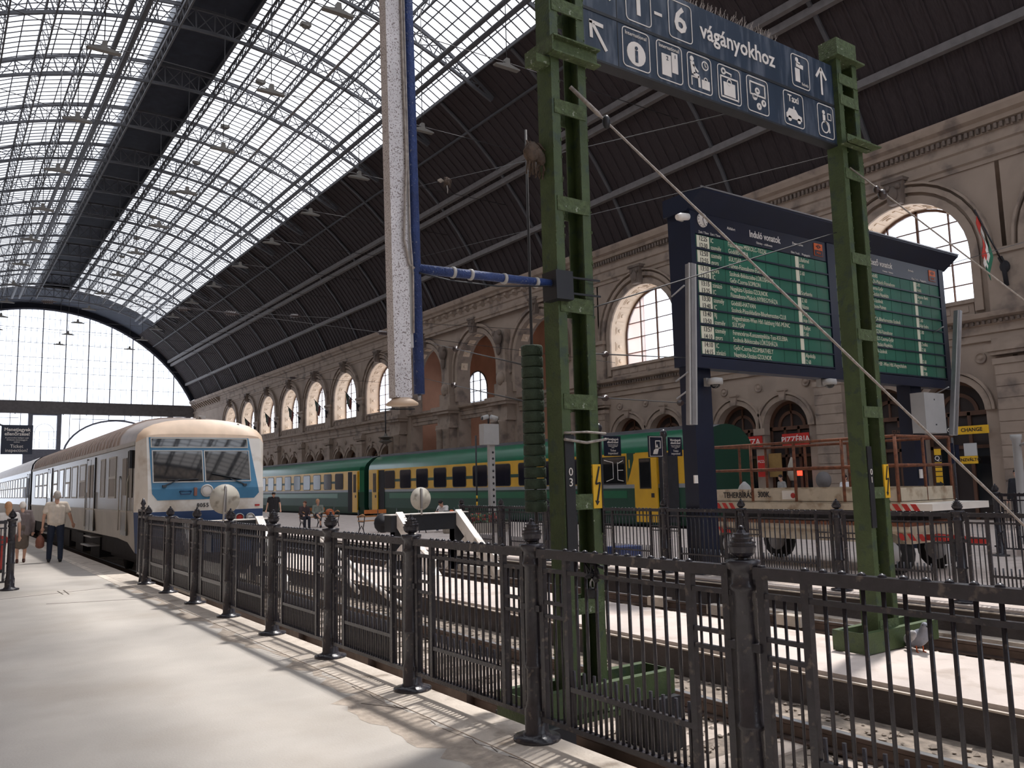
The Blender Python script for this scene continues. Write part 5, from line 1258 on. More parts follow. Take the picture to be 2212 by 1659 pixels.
# ---- green and yellow coaches
XG = 22.42
def green_coach(label, ya, yb, doors, wins, one=False):
    t = thing('intercity_coach', label, 'train car', (0, 0, 0)); L = []
    def sec(y, k=1.0):
        w = 1.42 * k
        P = [(XG - w + .12, y, .08), (XG - w, y, .5), (XG - w, y, 1.38), (XG - w, y, 1.52), (XG - w, y, 2.66), (XG - w + .04, y, 2.85), (XG - w + .16, y, 3.06), (XG - w + .36, y, 3.24), (XG - w * .55, y, 3.40), (XG - w * .25, y, 3.5), (XG, y, 3.53)]
        return P + [(2 * XG - p[0], p[1], p[2]) for p in reversed(P[:-1])]
    c = .35
    secs = [sec(ya, .9), sec(ya + c), sec(yb - c), sec(yb, .9)]; n = len(secs[0]) - 1
    def band(i0, i1, m, name, sm=False, a=0, b=3):
        mb = MB(); loft(mb, secs, i0, i1, a, b, sm); loft(mb, secs, n - i1, n - i0, a, b, sm); return mb.build(name, m, t)
    band(0, 2, coach_dgreen, 'lower_panel'); band(2, 3, coach_grey, 'grey_stripe', a=1, b=2); band(2, 5, coach_green, 'end_panel', a=0, b=1); band(2, 5, coach_green, 'end_panel', a=2, b=3)
    band(3, 4, coach_yellow, 'window_band', a=1, b=2); band(4, 8, coach_green, 'shoulder', True); mb = MB(); loft(mb, secs, 8, n - 8, 0, 3, True); mb.build('roof', coach_roof, t)
    for y_, e in ((ya, secs[0]), (yb, secs[3])): MB().add(e, [tuple(range(n + 1))]).build('end_wall', coach_dgreen, t)
    rb = MB()
    for x in (-.7, -.5, -.3, -.1, .1, .3, .5, .7): rb.box(XG + x - .02, XG + x + .02, ya + .4, yb - .4, 3.45, 3.54)
    rb.build('roof_ribs', coach_roof, t); xs = XG - 1.42
    MB().box(xs - .006, xs, ya + 3.6, yb - 3, 1.02, 1.3).build('mid_green_stripe', coach_green, t)
    for a in wins:
        f = MB(); r = .12; a1, z0, z1 = a + 1.28, 1.55, 2.55
        pts = []
        for cy, cz, an in ((a1 - r, z1 - r, 0), (a + r, z1 - r, 90), (a + r, z0 + r, 180), (a1 - r, z0 + r, 270)):
            for k in range(4): q = math.radians(an + 30 * k); pts.append((cy + r * math.cos(q), cz + r * math.sin(q)))
        f.prism(pts, xs - .012, xs + .02, 'x'); fr_ = f.build('window_frame', black_p, t)
        p2 = [(a + .64 + (y_ - a - .64) * .93, 2.05 + (z - 2.05) * .93) for y_, z in pts]
        MB().prism(p2, xs - .016, xs - .01, 'x').build('window_pane', coach_glass, fr_)
        MB().box(xs - .008, xs, a + 1.28, a + 1.87, 1.93, 2.07).build('green_link', coach_dgreen, t)
    for a, b, op in doors:
        d = MB().box(xs - .09, xs - .03, a, b, .18, 2.62).build('door', coach_yellow, t)
        r = .1; w0, w1 = a + (b - a) * .28, a + (b - a) * .72
        MB().box(xs - .1, xs - .09, w0 - .04, w1 + .04, 1.36, 2.44).build('door_window_seal', black_p, d); MB().box(xs - .105, xs - .1, w0, w1, 1.4, 2.4).build('door_pane', dark_glass, d)
        MB().box(xs - .1, xs - .09, a + .15, a + .3, 1.05, 1.2).build('door_button', black_p, d)
        MB().box(xs - .02, xs + .01, *op, .2, 2.6).build('open_doorway', chassis, t)
    MB().box(XG - 1.2, XG + 1.2, ya + .5, yb - .5, -.3, .12).build('underframe', chassis, t)
    return t
g1 = green_coach('green and yellow passenger coach with open end door, nearer the departures board', 19.2, 45.2, [(21.15, 22.3, (20.2, 21.1)), (43.55, 44.25, (42.8, 43.5))], [22.8 + 1.87 * k for k in range(1, 11)])
xs = XG - 1.42
f = MB().box(xs - .012, xs + .02, 22.82, 24.12, 1.52, 2.56).build('window_frame', black_p, g1); MB().box(xs - .016, xs - .01, 22.88, 24.06, 1.57, 2.51).build('window_pane', dark_glass, f)
MB().prism([(22.75, 2.66), (22.3, 2.66), (22.6, 1.9), (22.75, 1.6)], xs - .007, xs, 'x').build('wedge_panel', coach_dgreen, g1)
text('1', .42, coach_yellow, g1, (xs - .012, 22.62, 2.25), rot=(PI/2, 0, -PI/2), align='CENTER', bold=.01)
lit = MB()
for a, b in (((23.9, 1.65), (23.5, 1.75)), ((23.5, 1.75), (23.5, 2.35)), ((23.25, 2.35), (23.25, 1.7)), ((23.25, 1.7), (22.95, 1.65)), ((23.25, 2.3), (22.95, 2.4)), ((23.25, 2.05), (22.95, 2.05)), ((23.5, 2.35), (24.0, 2.45))): lit.bar((xs - .02, a[0], a[1]), (xs - .02, b[0], b[1]), .025, .006, (1, 0, 0))
lit.build('window_graphic', sign_white, g1)
g2 = green_coach('green and yellow passenger coach coupled beyond the nearer one', 45.8, 71.8, [(46.3, 47.0, (47.1, 47.8))], [48.55 + 1.83 * k for k in range(12)])
MB().box(XG - .7, XG + .7, 45.21, 45.79, .4, 3.0).build('gangway', rubber, g2)

# ================================================================== BUFFER STOPS
def buffer_stop(label, loc, body):
    t = thing('buffer_stop', label, 'buffer stop', loc)
    wf = MB()
    for s in (-1, 1):
        f = MB(); x = s * .76
        f.bar((x, -.05, 1.25), (x, -1.75, 0.0), .26, .16, (1, 0, 0)); f.bar((x, 0, 0), (x, 0, 1.25), .2, .2)
        f.bar((x, -.62, .72), (x, .55, .0), .2, .13, (1, 0, 0)); f.bar((x, -.55, .74), (x, -1.65, .3), .2, .12, (1, 0, 0))
        f.bar((x, -1.85, -.0), (x, .6, -.0), .22, .08, (1, 0, 0))
        f.build('side_frame', white_p if s > 0 or not body else white_p, t)
        MB().box(x - .1, x + .1, -.12, .12, .0, 1.05).build('upright', black_p, t)
    MB().box(-.98, .98, -.16, .16, .92, 1.28).build('cross_beam', black_p, t); MB().box(-1.0, 1.0, -.19, .19, 1.28, 1.30).build('beam_cap', white_p, t)
    for s in (-1, 1): MB().tube([(s * .83, .15, 1.1), (s * .83, .5, 1.1), (s * .83, .51, 1.1), (s * .83, .56, 1.1)], [.08, .08, .22, .22], 14).build('buffer_head', chassis, t)
    return t
bs2 = buffer_stop('white and black buffer stop on the second track beside the planter', (9.27, 16.75, -.26), True)
bs1 = buffer_stop('white and black buffer stop in front of the blue cab, behind the fence', (5.06, 18.05, -.26), True)
def disc_sign(label, loc, r, zc_, tilt=0.0):
    t = thing('round_sign', label, 'sign', loc)
    MB().tube([(0, 0, 0), (tilt * .5, 0, zc_ + r * .95)], .022, 8).build('post', zinc, t)
    MB().lathe([(r, .0), (r, .012), (r * .97, .02), (0.001, .02)], (tilt * .45, .028, zc_), 28, 'y').build('disc', mat('disc_grey', S(188, 182, 170), .6, var=.08, scale=4, dirt=S(128, 120, 108), dscale=5), t)
    MB().box(tilt * .45 - .02, tilt * .45 + .02, -.02, .02, zc_ - r * .85, zc_ + r * .85).build('bracket', roof_grey, t)
disc_sign('back of a round grey sign plate on the second buffer stop', (9.0, 16.5, 1.01), .255, .36)
disc_sign('back of a leaning round grey sign plate before the blue cab', (5.0, 17.7, 0.98), .31, .50, .08)
# pale diagonal hose / pole leaning behind the fence
wp = MB().tube([(6.25, 15.6, .75), (6.3, 15.0, .55), (6.45, 14.2, .1), (6.6, 13.3, -.25), (6.75, 12.7, -.42)], [.03, .045, .05, .05, .04], 8).tube([(6.3, 15.7, .7), (6.2, 14.6, .2), (6.3, 13.9, -.2)], .04, 8).build('leaning_pipe', white_p)
tag(wp, 'pale bent pipes leaning beside the near track behind the fence', 'pipe')

# ================================================================== PLATFORM FURNITURE
def bench(label, loc, rotz, back):
    t = thing('platform_bench', label, 'bench', loc, rotz)
    slat = MB().box(-.85, .85, -.045, .045, -.015, .015).mesh('slat', bench_w)
    for k in range(4): inst('slat', slat, t, (0, -.16 + .11 * k, .45))
    if back:
        bk = MB().box(-.55, .35, -.015, .015, -.07, .07).mesh('back_slat', bench_o); inst('back_slat', bk, t, (0, .27, .76)); inst('back_slat', MB().box(-.85, .85, -.012, .012, -.03, .03).mesh('back_slat', bench_w), t, (0, .25, .6))
    leg = MB()
    leg.tube([(0, -.2, 0), (0, -.12, .2), (0, -.2, .42), (0, -.24, .62), (0, -.1, .66), (0, .12, .6)], .018, 6).tube([(0, .24, 0), (0, .14, .22), (0, .22, .44), (0, .27, .84)], .018, 6).tube([(0, -.2, .42), (0, .22, .42)], .018, 6).tube([(0, -.16, .1), (0, 0, .28), (0, .18, .1)], .014, 6)
    leg = leg.mesh('iron_leg', iron)
    arm = MB().tube([(0, -.26, .64), (0, -.08, .68), (0, .2, .62)], [.02, .03, .02], 6).mesh('armrest', bench_w)
    for x in (-.8, 0, .8): inst('iron_leg', leg, t, (x, 0, 0)); inst('armrest', arm, t, (x, 0, 0))
    return t
bench('wooden platform bench with orange back rail and scrolled iron legs', (13.55, 27.9, 0), 0.05, True)
bench('wooden platform bench with two people sitting at one end', (13.75, 34.3, 0), 0.05, True)
bench('iron legged bench under the man looking at his phone', (15.2, 26.4, 0), 0.1, False)
pl_ = thing('flower_planter', 'square concrete planter filled with red and green bedding flowers', 'planter', (15.9, 24.6, 0))
MB().prism([(-.62, .0), (.62, .0), (.72, .34), (-.72, .34)], -.5, .5, 'y').build('trough', conc_g, pl_)
MB().box(-.7, .7, -.48, .48, .33, .355).build('soil', mat('soil', S(70, 56, 46), .95), pl_)
fo, fr_ = MB(), MB()
for k in range(150):
    x, y = random.uniform(-.66, .66), random.uniform(-.44, .44); z = .36 + random.random() * .28; r = random.uniform(.04, .08)
    (fr_ if (k % 3 == 0 or (abs(x) < .25 and k % 2)) else fo).ell((x, y, z), r, r, r * .5, 6, 4, Matrix.Rotation(random.uniform(-.8, .8), 3, 'X'))
fo.build('leaves', leaf_m, pl_, kind='stuff'); fr_.build('blossoms', flower_m, pl_, kind='stuff')
bn = thing('litter_bin', 'round concrete litter bin with an orange object on its rim', 'bin', (14.85, 25.2, 0))
MB().lathe([(.22, 0), (.25, .05), (.25, .62), (.27, .64), (.27, .7), (.2, .71), (.18, .6)], n=16).build('drum', conc_g, bn); MB().ell((.05, -.05, .74), .09, .09, .07).build('orange_lid', orange_m, bn)
lp = thing('camera_mast', 'perforated steel mast with grey box and two security cameras in the planter', 'mast', (16.7, 25.3, 0)); lp.scale = (1.03, 1.03, 1.12)
mp = MB().box(-.11, .11, -.08, .08, 0, 2.75); mp.build('mast', zinc, lp)
hm = MB().lathe([(.04, -.09), (.04, -.081)], n=10, axis='y').mesh('hole', black_p)
for k in range(9): inst('hole', hm, lp, (.02, 0, .9 + .2 * k))
MB().box(-.42, .22, -.2, .1, 2.75, 3.42).build('control_box', zinc, lp)
MB().tube([(-.12, -.05, 3.42), (-.12, -.05, 3.7)], .03, 8).build('camera_pole', black_p, lp)
for s in (-1, 1):
    c = MB().tube([(-.12 + s * .06, -.1, 3.66), (-.12 + s * .32, -.14, 3.6)], .075, 10).build('camera', zinc, lp); MB().lathe([(.06, 0), (.05, .01)], (-.12 + s * .33, -.14, 3.595), 10, 'x').build('lens', black_p, c)
bp = thing('striped_pole', 'thin black and yellow banded pole beside the camera mast', 'pole', (16.05, 25.3, 0)); bp.scale = (1, 1, 1.1)
MB().tube([(0, 0, 0), (0, 0, 3.1)], .03, 8).build('shaft', black_p, bp); MB().lathe([(.1, .35), (.1, .55)], n=10).lathe([(.1, .15), (.1, .26)], n=10).build('band', yellow_sign, bp); MB().lathe([(.032, .8), (.032, .95)], n=8).lathe([(.032, 1.05), (.032, 1.15)], n=8).build('band', yellow_sign, bp)
cr = MB().box(-.3, .3, -.2, .2, 0, .34).build('blue_crate', mat('blue_plastic', S(30, 66, 140), .5, var=.1), None, (11.6, 12.75, 0)); tag(cr, 'blue plastic crate standing behind the second fence', 'crate')

# ---- information signs on poles
def sign_board(par, x0, x1, z0, z1, y, lines, m=board_navy):
    b = MB().box(x0, x1, y, y + .03, z0, z1).build('sign_plate', m, par); w, h = x1 - x0, z1 - z0
    for s, fx, fz, fh, bd in lines: text(s, fh * h, sign_white, b, (x0 + w * fx, y - .004, z0 + h * fz), align='CENTER', sx=.95, bold=bd * fh * h)
    return b
INSP = [('Menetjegyek', .5, .84, .16, .02), ('ellenőrzése!', .5, .69, .16, .02), ('A peronokra belépni csak', .5, .56, .07, 0), ('érvényes menetjeggyel', .5, .49, .07, 0), ('szabad.', .5, .42, .07, 0), ('Ticket', .5, .27, .16, 0), ('inspection!', .5, .13, .16, 0)]
s1 = thing('inspection_sign', 'navy ticket inspection sign on a post behind the walking people', 'sign', (1.33, 25, 0))
MB().tube([(0, 0, 0), (0, 0, 3.6)], .04, 8).build('post', iron, s1); sign_board(s1, .08, .79, 2.72, 3.48, -.05, INSP)
s2 = thing('inspection_sign', 'navy ticket inspection sign on a round topped pole by the gantry', 'sign', (11.2, 12.94, 0))
MB().lathe([(.09, 0), (.05, .05), (.05, 2.68), (.07, 2.7), (.07, 2.78), (.02, 2.84)], n=10).build('post', iron, s2); sign_board(s2, .1, .55, 2.17, 2.58, -.05, INSP)
s3 = thing('inspection_sign', 'navy validator pictogram and ticket inspection sign pair on one pole', 'sign', (11.95, 11.85, 0))
MB().lathe([(.09, 0), (.05, .05), (.05, 2.5), (.07, 2.52), (.07, 2.6), (.02, 2.66)], n=10).build('post', iron, s3); sign_board(s3, .09, .46, 2.12, 2.5, -.05, INSP)
vb = MB().box(-.46, -.08, -.05, -.02, 2.1, 2.52).build('sign_plate', board_navy, s3)
def vrect(x0, x1, z0, z1, w, nm):
    m = MB()
    for a, b in (((x0, z0), (x1, z0)), ((x1, z0), (x1, z1)), ((x1, z1), (x0, z1)), ((x0, z1), (x0, z0))): m.bar((a[0], -.054, a[1]), (b[0], -.054, b[1]), w, .004, (0, 1, 0))
    m.build(nm, sign_white, vb)
vrect(-.44, -.10, 2.12, 2.50, .01, 'sign_border'); vrect(-.28, -.15, 2.28, 2.42, .02, 'ticket_outline')
MB().prism([(-.36, 2.16), (-.24, 2.16), (-.2, 2.26), (-.24, 2.36), (-.28, 2.27), (-.33, 2.24)], -.056, -.052, 'y').build('hand_pictogram', sign_white, vb)

# ================================================================== SHOPFRONT SIGNS
def wsign(name, label, px0, py0, px1, py1, x, m, txt=None, size=.6, tm=sign_white, txts=()):
    a, b = H(px0, py0, 0, x), H(px1, py1, 0, x); ya, yb = a.y, b.y; z1, z0 = a.z, b.z
    t = MB().box(0, .04, yb, ya, z0, z1).build(name, m, None, (x, 0, 0)); tag(t, label, 'shop sign')
    if txt: text(txt, (z1 - z0) * size, tm, t, (-.004, (ya + yb) / 2, (z0 + z1) / 2), rot=(PI/2, 0, -PI/2), align='CENTER', bold=.004)
    for s, fy, fz, h in txts: text(s, h, tm, t, (-.004, ya + (yb - ya) * fy, z0 + (z1 - z0) * fz), rot=(PI/2, 0, -PI/2), align='CENTER')
    return t
wsign('pizza_sign', 'red PIZZA sign board in the shop arch beside the green coach', 1598, 945, 1647, 967, 29.8, red_sign, 'PIZZA', .72)
wsign('pizzeria_sign', 'red PIZZÉRIA sign board in the shop arch beside the stone pilaster', 1689, 938, 1748, 961, 29.8, red_sign, 'PIZZÉRIA', .66)
wsign('pizza_poster', 'red pizza menu poster beside the shop door', 1636, 985, 1657, 1030, 29.6, red_sign, None, txts=(('PIZZA', .5, .72, .16),))
wsign('pizza_poster', 'small red pizza poster at the edge of the green coach', 1605, 1005, 1620, 1028, 29.6, red_sign, None, txts=(('PIZZA', .5, .6, .12),))
wsign('notice_poster', 'tan notice board with white sheets beside the pizza menu', 1660, 980, 1690, 1030, 29.95, mat('tan_board', S(150, 120, 70), .8), None)
wsign('change_sign', 'yellow CHANGE sign over the currency exchange shop', 2062, 922, 2136, 935, 29.75, yellow_sign, 'CHANGE', .62, black_p)
wsign('penzvalto_sign', 'yellow PÉNZVÁLTÓ sign on the currency exchange window', 2072, 986, 2113, 1001, 29.85, yellow_sign, 'PÉNZVÁLTÓ', .55, black_p)
wsign('exchange_plate', 'black plate with white letter beside the CHANGE sign', 2044, 922, 2058, 937, 29.74, black_p, 'Q', .8)
wsign('exchange_plate', 'black plate with white letter beside the PÉNZVÁLTÓ sign', 2049, 988, 2066, 1002, 29.84, black_p, 'Q', .8)
ys_ = wsign('exchange_totem', 'tall yellow exchange totem with black arrow beside the board leg', 2017, 970, 2038, 1060, 24.5, yellow_sign)
a, b = H(2017, 970, 0, 24.5), H(2040, 1060, 0, 24.5); ym = (a.y + b.y) / 2; hgt = a.z - b.z
MB().box(-.004, 0, ym - .12, ym + .12, b.z + hgt * .68, b.z + hgt * .85).build('logo_square', black_p, ys_); text('Q.', .2, sign_white, ys_, (-.008, ym, b.z + hgt * .77), rot=(PI/2, 0, -PI/2), align='CENTER')
MB().prism([(ym + .12, b.z + .14), (ym + .0, b.z + .14), (ym + .0, b.z + .1), (ym - .13, b.z + .19), (ym + .0, b.z + .28), (ym + .0, b.z + .24), (ym + .12, b.z + .24)], -.006, 0, 'x').build('arrow', black_p, ys_)
for f in (.55, .45, .33): MB().box(-.004, 0, ym - .11, ym + .11, b.z + hgt * f, b.z + hgt * f + .025).build('text_line', black_p, ys_)
MB().box(.0, .05, ym - .1, ym + .1, 0, b.z).build('stand', black_p, ys_)
wsign('shop_fascia', 'dark fascia with faint lettering over the middle shop door', 1915, 925, 1972, 941, 29.8, shop_dark, 'SZAKÁL', .5, shop_wood)
bsn = thing('navy_notice', 'small navy notices on a post outside the exchange shop', 'sign', (22.6, 11.6, 0)); MB().tube([(0, 0, 0), (0, 0, 2.6)], .035, 8).build('post', iron, bsn)
MB().box(-.3, -.04, -.03, 0, 1.9, 2.45).build('notice', board_navy, bsn); MB().box(.04, .25, -.03, 0, 1.95, 2.4).build('notice', board_navy, bsn)
wsign('window_light', 'pale lit panel above the exchange counter', 2081, 958, 2111, 984, 29.9, emit_mat('pale_panel', S(150, 150, 152), .25))
rl = MB().box(-.02, 0, -.12, .12, -.1, .1).build('open_light', emit_mat('red_led', S(255, 60, 40), 3.0), None, tuple(H(1728, 1022, 0, 29.7))); tag(rl, 'small red lit window sign beside the shop door', 'light sign')
dish = thing('round_mirror', 'round grey mirror disc on a stand before the stone pilaster', 'mirror', (27.6, H(1778, 1030, 0, 27.6).y, 0)); MB().lathe([(.33, 0), (.33, .03)], (0, 0, 1.5), 24, 'x').build('disc', roof_grey, dish); MB().tube([(.03, 0, 0), (.03, 0, 1.6)], .03, 8).build('stand', iron, dish)
usx = MB()
um_ = thing('parasol', 'closed cream parasol standing outside the pizza shop', 'parasol', (28.6, H(1712, 1030, 0, 28.6).y, 0)); MB().tube([(0, 0, 0), (0, 0, 2.6)], .025, 8).build('pole', iron, um_); MB().lathe([(.1, 1.5), (.2, 1.75), (.16, 2.1), (.03, 2.45)], n=10).build('canopy', conc_g, um_)
# statue-like iron fence finials near the far shop: lamp posts
lpst = thing('lamp_post', 'grey post with twin curved brackets by the shop passage', 'post', (20.6, H(2200, 1000, 0, 20.6).y, 0))
MB().lathe([(.14, 0), (.1, .1), (.09, 2.35), (.12, 2.4), (.12, 2.5)], n=12).build('post', zinc, lpst); MB().tube([(0, 0, 2.2), (-.05, -.2, 2.3), (-.08, -.35, 2.2)], .03, 6).build('bracket', zinc, lpst)

# ================================================================== FLAGS
def flag(label, loc, cols, s=1.0):
    t = thing('wall_flag', label, 'flag', loc); a = Vector((-1.3 * s, 0, 1.25 * s))
    MB().tube([(0, 0, 0), a], .025 * s, 6).build('pole', iron, t); MB().ell((0, 0, 0), .12 * s, .12 * s, .16 * s).tube([(0, 0, -.5 * s), (-.1, 0, .1), (-.05 * s, .1, .25 * s)], .06 * s, 6).build('iron_bracket', chassis, t)
    for i, m in enumerate(cols):
        f = MB(); p0 = a * (.92 - .16 * i); p1 = a * (.92 - .16 * (i + 1)); L = 1.0 * s
        vs = []
        for k in range(6):
            dz = -L * k / 5; wv = .05 * s * math.sin(k * 1.4 + i)
            vs += [p0 + Vector((.12 * k / 5 * s * (1 - i), wv, dz)), p1 + Vector((.12 * k / 5 * s * (1 - i), wv + .03, dz))]
        n = len(vs); vs += [v + Vector((.0, .012, .0)) for v in vs]
        fs = []
        for k in range(5): fs += [(2*k, 2*k+1, 2*k+3, 2*k+2), (n+2*k+2, n+2*k+3, n+2*k+1, n+2*k)]
        f.add(vs, fs, True); f.build('cloth_stripe', m, t)
fr_red, fr_w, fr_g = cloth('flag_red', S(196, 60, 50)), cloth('flag_white', S(226, 220, 214)), cloth('flag_green', S(40, 110, 84))
flag('red white and green flag on a bracket by the tall arched window', (WX - .3, 12.95, 8.6), (fr_red, fr_w, fr_g), 1.35)
dk = (cloth('flag_shaded_green', S(40, 62, 54)), cloth('flag_shaded_white', S(90, 88, 84)), cloth('flag_shaded_red', S(92, 48, 44)))  # tricolour stripes with the shade of the far arcade painted into their colours
for i, y in enumerate([FAR[0] + 3.5 + 6.95 * k for k in range(6)]): flag('dim tricolour flag on a pilaster between far arched windows', (WX - .35, y, 8.6), dk, .95); 
for o in bpy.data.objects:
    if o.name.startswith('wall_flag') and o.get('label', '').startswith('dim'): o['group'] = 'flags along the far arcade'

# ================================================================== HANGING LAMPS
lamp_wing = MB().prism([(-.95, -.12), (-.16, .05), (-.12, .42), (.12, .42), (.16, .05), (.95, -.12), (.9, -.2), (-.9, -.2)], -.14, .14, 'y').mesh('reflector', lamp_m)
lamp_body = MB().cbox((0, 0, .3), .2, .3, .3).mesh('lamp_body', zinc)
rod = MB().tube([(0, 0, .4), (0, 0, 7.2)], .02, 5).mesh('drop_rod', wire_m)
LZ = 18.1
k = 0
for j in range(12):
    y = 25.4 + SP * j
    w = MB().tube([(RC - 15.0, y, LZ + 1.5), (4.5, y, LZ + .12), (10.8, y, LZ + .02), (17.9, y, LZ + .12), (RC + 16.5, y, LZ + .1)], .018, 5).build('lamp_wire', wire_m); tag(w, 'thin wire strung across the hall carrying hanging lamps', 'wire', 'lamp wires across the hall')
    for x in (4.5, 10.8, 17.9):
        t = thing('hanging_lamp', 'winged cream lamp hung on a cross wire high in the hall', 'lamp', (x, y, LZ), group='winged lamps on the cross wires')
        inst('reflector', lamp_wing, t, scale=(.62, .8, .62)); inst('lamp_body', lamp_body, t, scale=(.6, .6, .6))
        top = RZ + math.sqrt(RR ** 2 - (x - RC) ** 2) - 1.3 - LZ
        inst('drop_rod', rod, t, scale=(1, 1, top / 7.2))
flood = MB().cbox((0, 0, 0), .5, .3, .16).lathe([(.18, -.14), (.2, -.08)], n=10).mesh('flood_light', lamp_m)
for j in range(9):
    y = 30.5 + SP * j
    o = inst('flood_light', flood, None, (14.2, y, 24.6)); tag(o, 'small box floodlight hung under the skylight girders', 'floodlight', 'box floodlights under the skylight')
pd = thing('pendant_lamp', 'star shaped pendant lamp hanging before the far arcade pilasters', 'lamp', tuple(H(833, 945, 0, 27.5)))
MB().tube([(0, 0, 0), (0, 0, 2.1)], .05, 6).build('stem', wire_m, pd); MB().lathe([(.1, -.5), (.55, -.3), (.25, -.15), (.6, 0), (.15, .12), (.08, .3)], n=8, smooth=False).build('shade', lamp_m, pd); MB().bar((-.2, .9, 2.1), (.3, -.9, 2.12), .06).build('cross_bar', wire_m, pd); MB().tube([(0, 0, 2.1), (2.45, 0, 2.2)], .05, 6).build('wall_arm', wire_m, pd)

# ================================================================== PIGEONS
def pigeon(label, loc, rz, s=1.0):
    t = thing('pigeon', label, 'pigeon', loc, rz); R = Matrix.Rotation
    bm_ = MB().ell((0, 0, .12), .075, .13, .07, 12, 8, R(.5, 3, 'X')).cap((0, .07, .16), (0, .1, .225), .045, .032).ell((0, .115, .245), .03, .036, .03).cap((0, -.1, .07), (0, -.22, .02), .045, .02)
    b = bm_.build('body', mat('pigeon_grey', S(120, 122, 132), .6, var=.2, scale=12), t)
    md = b.modifiers.new('r', 'REMESH'); md.mode = 'VOXEL'; md.voxel_size = .008; md.use_smooth_shade = True
    for sx_ in (-1, 1):
        MB().ell((sx_ * .06, -.03, .125), .022, .12, .05, 10, 6, R(.45, 3, 'X')).build('wing', mat('pigeon_wing', S(176, 174, 178), .6, var=.2, scale=14), t)
        MB().tube([(sx_ * .03, 0, .07), (sx_ * .03, .01, 0)], .006, 5).tube([(sx_ * .03, .0, .004), (sx_ * .035, .04, .004)], .005, 5).build('leg', orange_m, t)
        MB().ell((sx_ * .026, .125, .252), .006, .006, .006, 6, 4).build('eye', eye_m, t)
    MB().cap((0, .145, .243), (0, .172, .235), .009, .004, 6).build('beak', black_p, t)
    if s != 1: t.scale = (s, s, s)
pg = H(1987, 1408, 2, -.14); pigeon('grey pigeon standing on the pale platform strip', (pg.x, pg.y, -.14), 2.6, 1.15)
p = H(1262, 1548, 2, -.45); pigeon('dark pigeon pecking in the ballast behind the fence', (p.x, p.y, -.43), 1.2, .95)
p = H(1345, 1530, 2, -.45); pigeon('dark pigeon resting beside a sleeper on the near track', (p.x, p.y, -.43), -1.0, .95)

